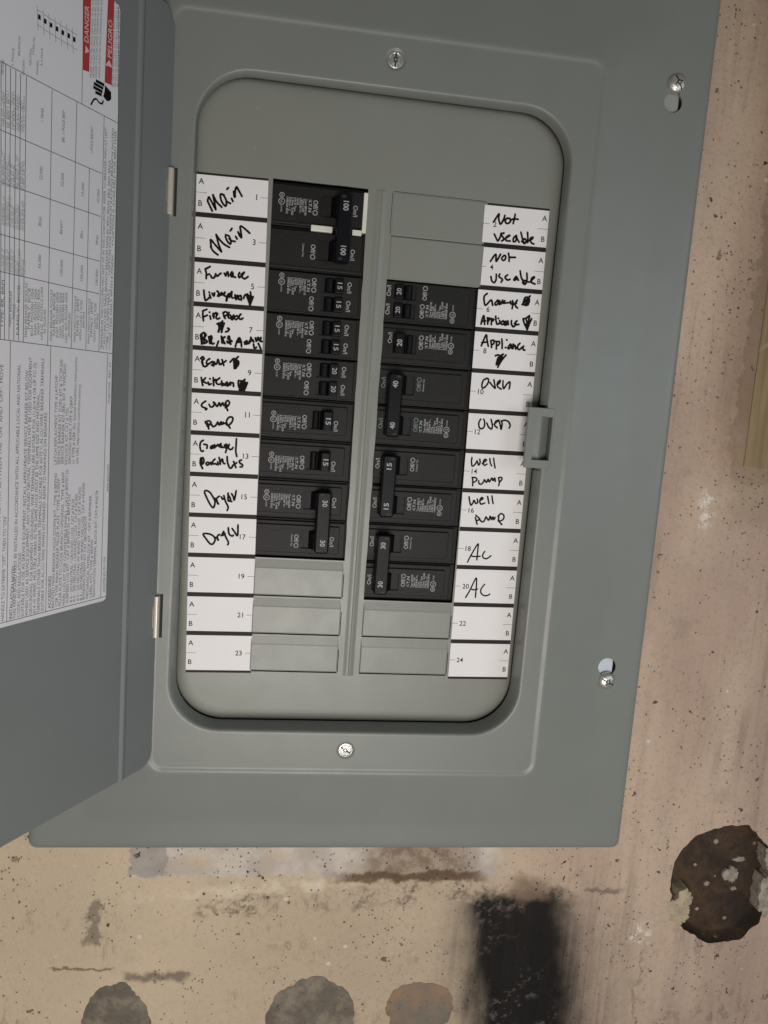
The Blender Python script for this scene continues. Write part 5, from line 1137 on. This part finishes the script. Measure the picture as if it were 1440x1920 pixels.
def toggle_single(zc, u, hz, amp, top=6.4):
    mb = MB()
    pr = [(-u + .2, 5.5), (-u - .1, FY - top + .6), (-u - .9, FY - top), (-u - 5.3, FY - top + .1), (-u - 6.0, FY - top + .9), (-u - 7.4, FY - 1.0), (-u - 8.3, 5.5)]
    mb.prism(pr, 'z', zc - hz, zc + hz, 'toggle', .35)
    bar = [(-u - 7.9, 5.2)] + [(-u - 10.1 + 2.2 * math.cos(a), FY + 1.6 - 1.9 * math.sin(a)) for a in (math.radians(d) for d in (20, 60, 90, 120, 160))] + [(-u - 13.0, 6.0)]
    mb.prism(bar, 'z', zc - hz + .3, zc + hz - .3, 'toggle', .2, 1)
    text(mb, amp, (-u - 4.3, FY - top - .03, zc + 1.9), UX, UY, 3.0, 'print', 'l', 4.1, 2)
    return mb
def toggle_tandem(zc, u, hz, amp):
    mb = MB()
    mb.box(-u - 5.0, -u, FY - 2.6, 5, zc - hz, zc + hz, 'toggle', .35)
    bar = [(-u - 4.6, 5.2), (-u - 5.2, FY + .5)] + [(-u - 8.3 + 2.6 * math.cos(a), FY + .6 - 2.4 * math.sin(a)) for a in (math.radians(d) for d in (30, 60, 90, 120, 150))] + [(-u - 12.6, 6.0)]
    mb.prism(bar, 'z', zc - hz + .25, zc + hz - .25, 'toggle', .2, 1)
    text(mb, amp, (-u - 3.6, FY - 2.63, zc + 1.9), UX, UY, 2.8, 'print', 'l', 3.9, 1)
    return mb
def toggle_double(z1, z2, u, w, amp, top=9.0, m='print'):
    mb = MB()
    L = abs(z1 - z2) / 2 + 7.0
    zc = (z1 + z2) / 2
    out = rrect(-u - w, -u, zc - L, zc + L, 2.0, 5)
    rings = [[(p[0], FY - .6, p[1]) for p in out]]
    for ins, y in ((.0, FY - top + 1.4), (.35, FY - top + .5), (1.0, FY - top)):
        rings.append([(p[0], y, p[1]) for p in rrect(-u - w, -u, zc - L, zc + L, 2.0, 5, ins)])
    mb.loft(rings, 'toggle')
    mb.add(rings[-1], [tuple(range(len(out)))], 'toggle')
    for z in (z1, z2):
        pr = [(-u - .6, 5.8), (-u - .6, FY - 1), (-u - w - .3, FY - 5.4), (-u - w - 2.6, FY - 1.4), (-u - w - 4.6, 5.8)]
        mb.prism(pr, 'z', z - 5.6, z + 5.6, 'toggle', .3, 1)
        mb.box(-u - w + 2.0, -u - w + 4.4, FY - top - .05, FY - top + .4, z - (5.6 if z == z2 else -4.3), z - (4.3 if z == z2 else -5.6), 'groove')
        text(mb, amp, (-u - w * .58 - .3, FY - top - .03, z + (1.9 if len(amp) < 3 else 2.5)), UX, UY, 3.0, m, 'l', 4.2 if len(amp) < 3 else 5.4, 2)
    return mb

def breaker(kind, k, right, amp, label, extra=None):
    """kind: single / tandem / double; k = first row; returns the root empty"""
    n = 2 if kind == 'double' else 1
    zc = rowz(k + n / 2)
    loc = Matrix.Translation(Vector((-3.2 * MM, 0, zc * MM)))
    if right:
        loc = loc @ Matrix.Rotation(math.pi, 4, 'Y')
    root = thing('circuit_breaker', label, 'circuit breaker', M_DEAD @ loc, 'black circuit breakers in the panel')
    mb = MB()
    main = extra == 'main'
    m = 'printdim' if extra == 'worn' else 'print'
    if kind == 'single':
        pole_body(mb, 0, [(17.2, 31.6, -5.9, 5.9)])
        on_mark(mb, 15.0, 0.2, FY - .03)
        off_mark(mb, 34.6, 2.6, FY - .03)
        spec_block(mb, 1.6, FY - .03, spec_lines(amp, 1, False), 38.0, 40.3, 1.5, ul=53.6)
        tg = [toggle_single(0, 17.4, 5.7, amp)]
    elif kind == 'tandem':
        pole_body(mb, 0, [(15.6, 29.2, 1.0, 10.0), (15.6, 29.2, -10.0, -1.0)], hz=11.6, u0=6.0, tandem=True)
        for z in (5.5, -5.5):
            on_mark(mb, 12.2, z + 2.9, FY - .03)
            off_mark(mb, 33.6 if z > 0 else 34.6, z + 3.6, FY - .03)
        # printed recess outline
        spec_block(mb, 8.0, FY - .03, spec_lines(amp, 1, True), 36.8, 39.0, 1.42, ul=53.0)
        tg = [toggle_tandem(z, 15.9, 4.2, amp) for z in (5.5, -5.5)]
    else:
        z1, z2 = PITCH / 2, -PITCH / 2
        u = 14.2 if main else 15.2
        w = 8.4 if main else 9.0
        for z in (z1, z2):
            pole_body(mb, z, [(u - .5, 32.4, z - 5.9, z + 5.9)], hz=10.2 if main else 8.9, u0=6.0 if main else 8.2)
            on_mark(mb, 11.6 if main else 13.0, z + 2.4, FY - .03, m)
            off_mark(mb, 35.4, z + 3.0, FY - .03, m)
        zs, zt_ = (z1, z2)
        spec_block(mb, zs + 3.2, FY - .03, spec_lines(amp, 2, False), 38.6, 41.2, 1.56, ul=55.4)
        text(mb, 'Common Trip', (-38.2 - (3.6 if main else .6), FY - .03, zt_ + 3.0), UX, UY, 1.1, 'print', 'l', 7.6, 1, 2)
        tg = [toggle_double(z1, z2, u, w, amp, 9.0, m if main else 'print')]
    mb.build('body', root, Matrix.Identity(4))
    for t in tg:
        t.build('toggle', root, Matrix.Identity(4))
    if main:
        mb = MB()
        mb.box(-7.0, -4.5, FY - .9, FY + 4, PITCH / 2 - 12.8, PITCH / 2 + 10.2, 'white_plastic', .3)
        mb.box(-12.6, -7.01, FY - .9, FY + 4, -2.0, 1.1, 'white_plastic', .3)
        mb.box(-37.4, -24.6, FY - 1.2, FY + 4, -2.0, 1.5, 'white_plastic', .5)
        mb.build('retaining_clip', root, Matrix.Identity(4))
    return root

breaker('double', 0, False, '100', 'two-pole 100 amp main breaker with white strip between its halves', 'main')
breaker('tandem', 2, False, '15', 'twin-toggle 15 breaker directly beneath the 100 amp main breaker')
breaker('tandem', 3, False, '15', 'twin-toggle 15 breaker between another twin 15 and the left twin 20')
breaker('tandem', 4, False, '20', 'twin-toggle 20 breaker beside the handwritten Kitchen box')
breaker('single', 5, False, '15', 'single-toggle 15 breaker beside the handwritten cump pump box')
breaker('single', 6, False, '15', 'single-toggle 15 breaker beside the handwritten Garage/porch lts box')
breaker('double', 7, False, '30', 'two-pole 30 breaker with tied handle beside the Dryer boxes')
breaker('tandem', 2, True, '20', 'twin-toggle 20 breaker topmost in the right column')
breaker('single', 3, True, '20', 'single-toggle 20 breaker in the right column beside the Appliance box')
breaker('double', 4, True, '40', 'two-pole 40 breaker with tied handle beside the Oven boxes', 'worn')
breaker('double', 6, True, '15', 'two-pole 15 breaker with tied handle beside the Well pump boxes')
breaker('double', 8, True, '30', 'two-pole 30 breaker with tied handle beside the Ac boxes')

bpy.context.view_layer.update()
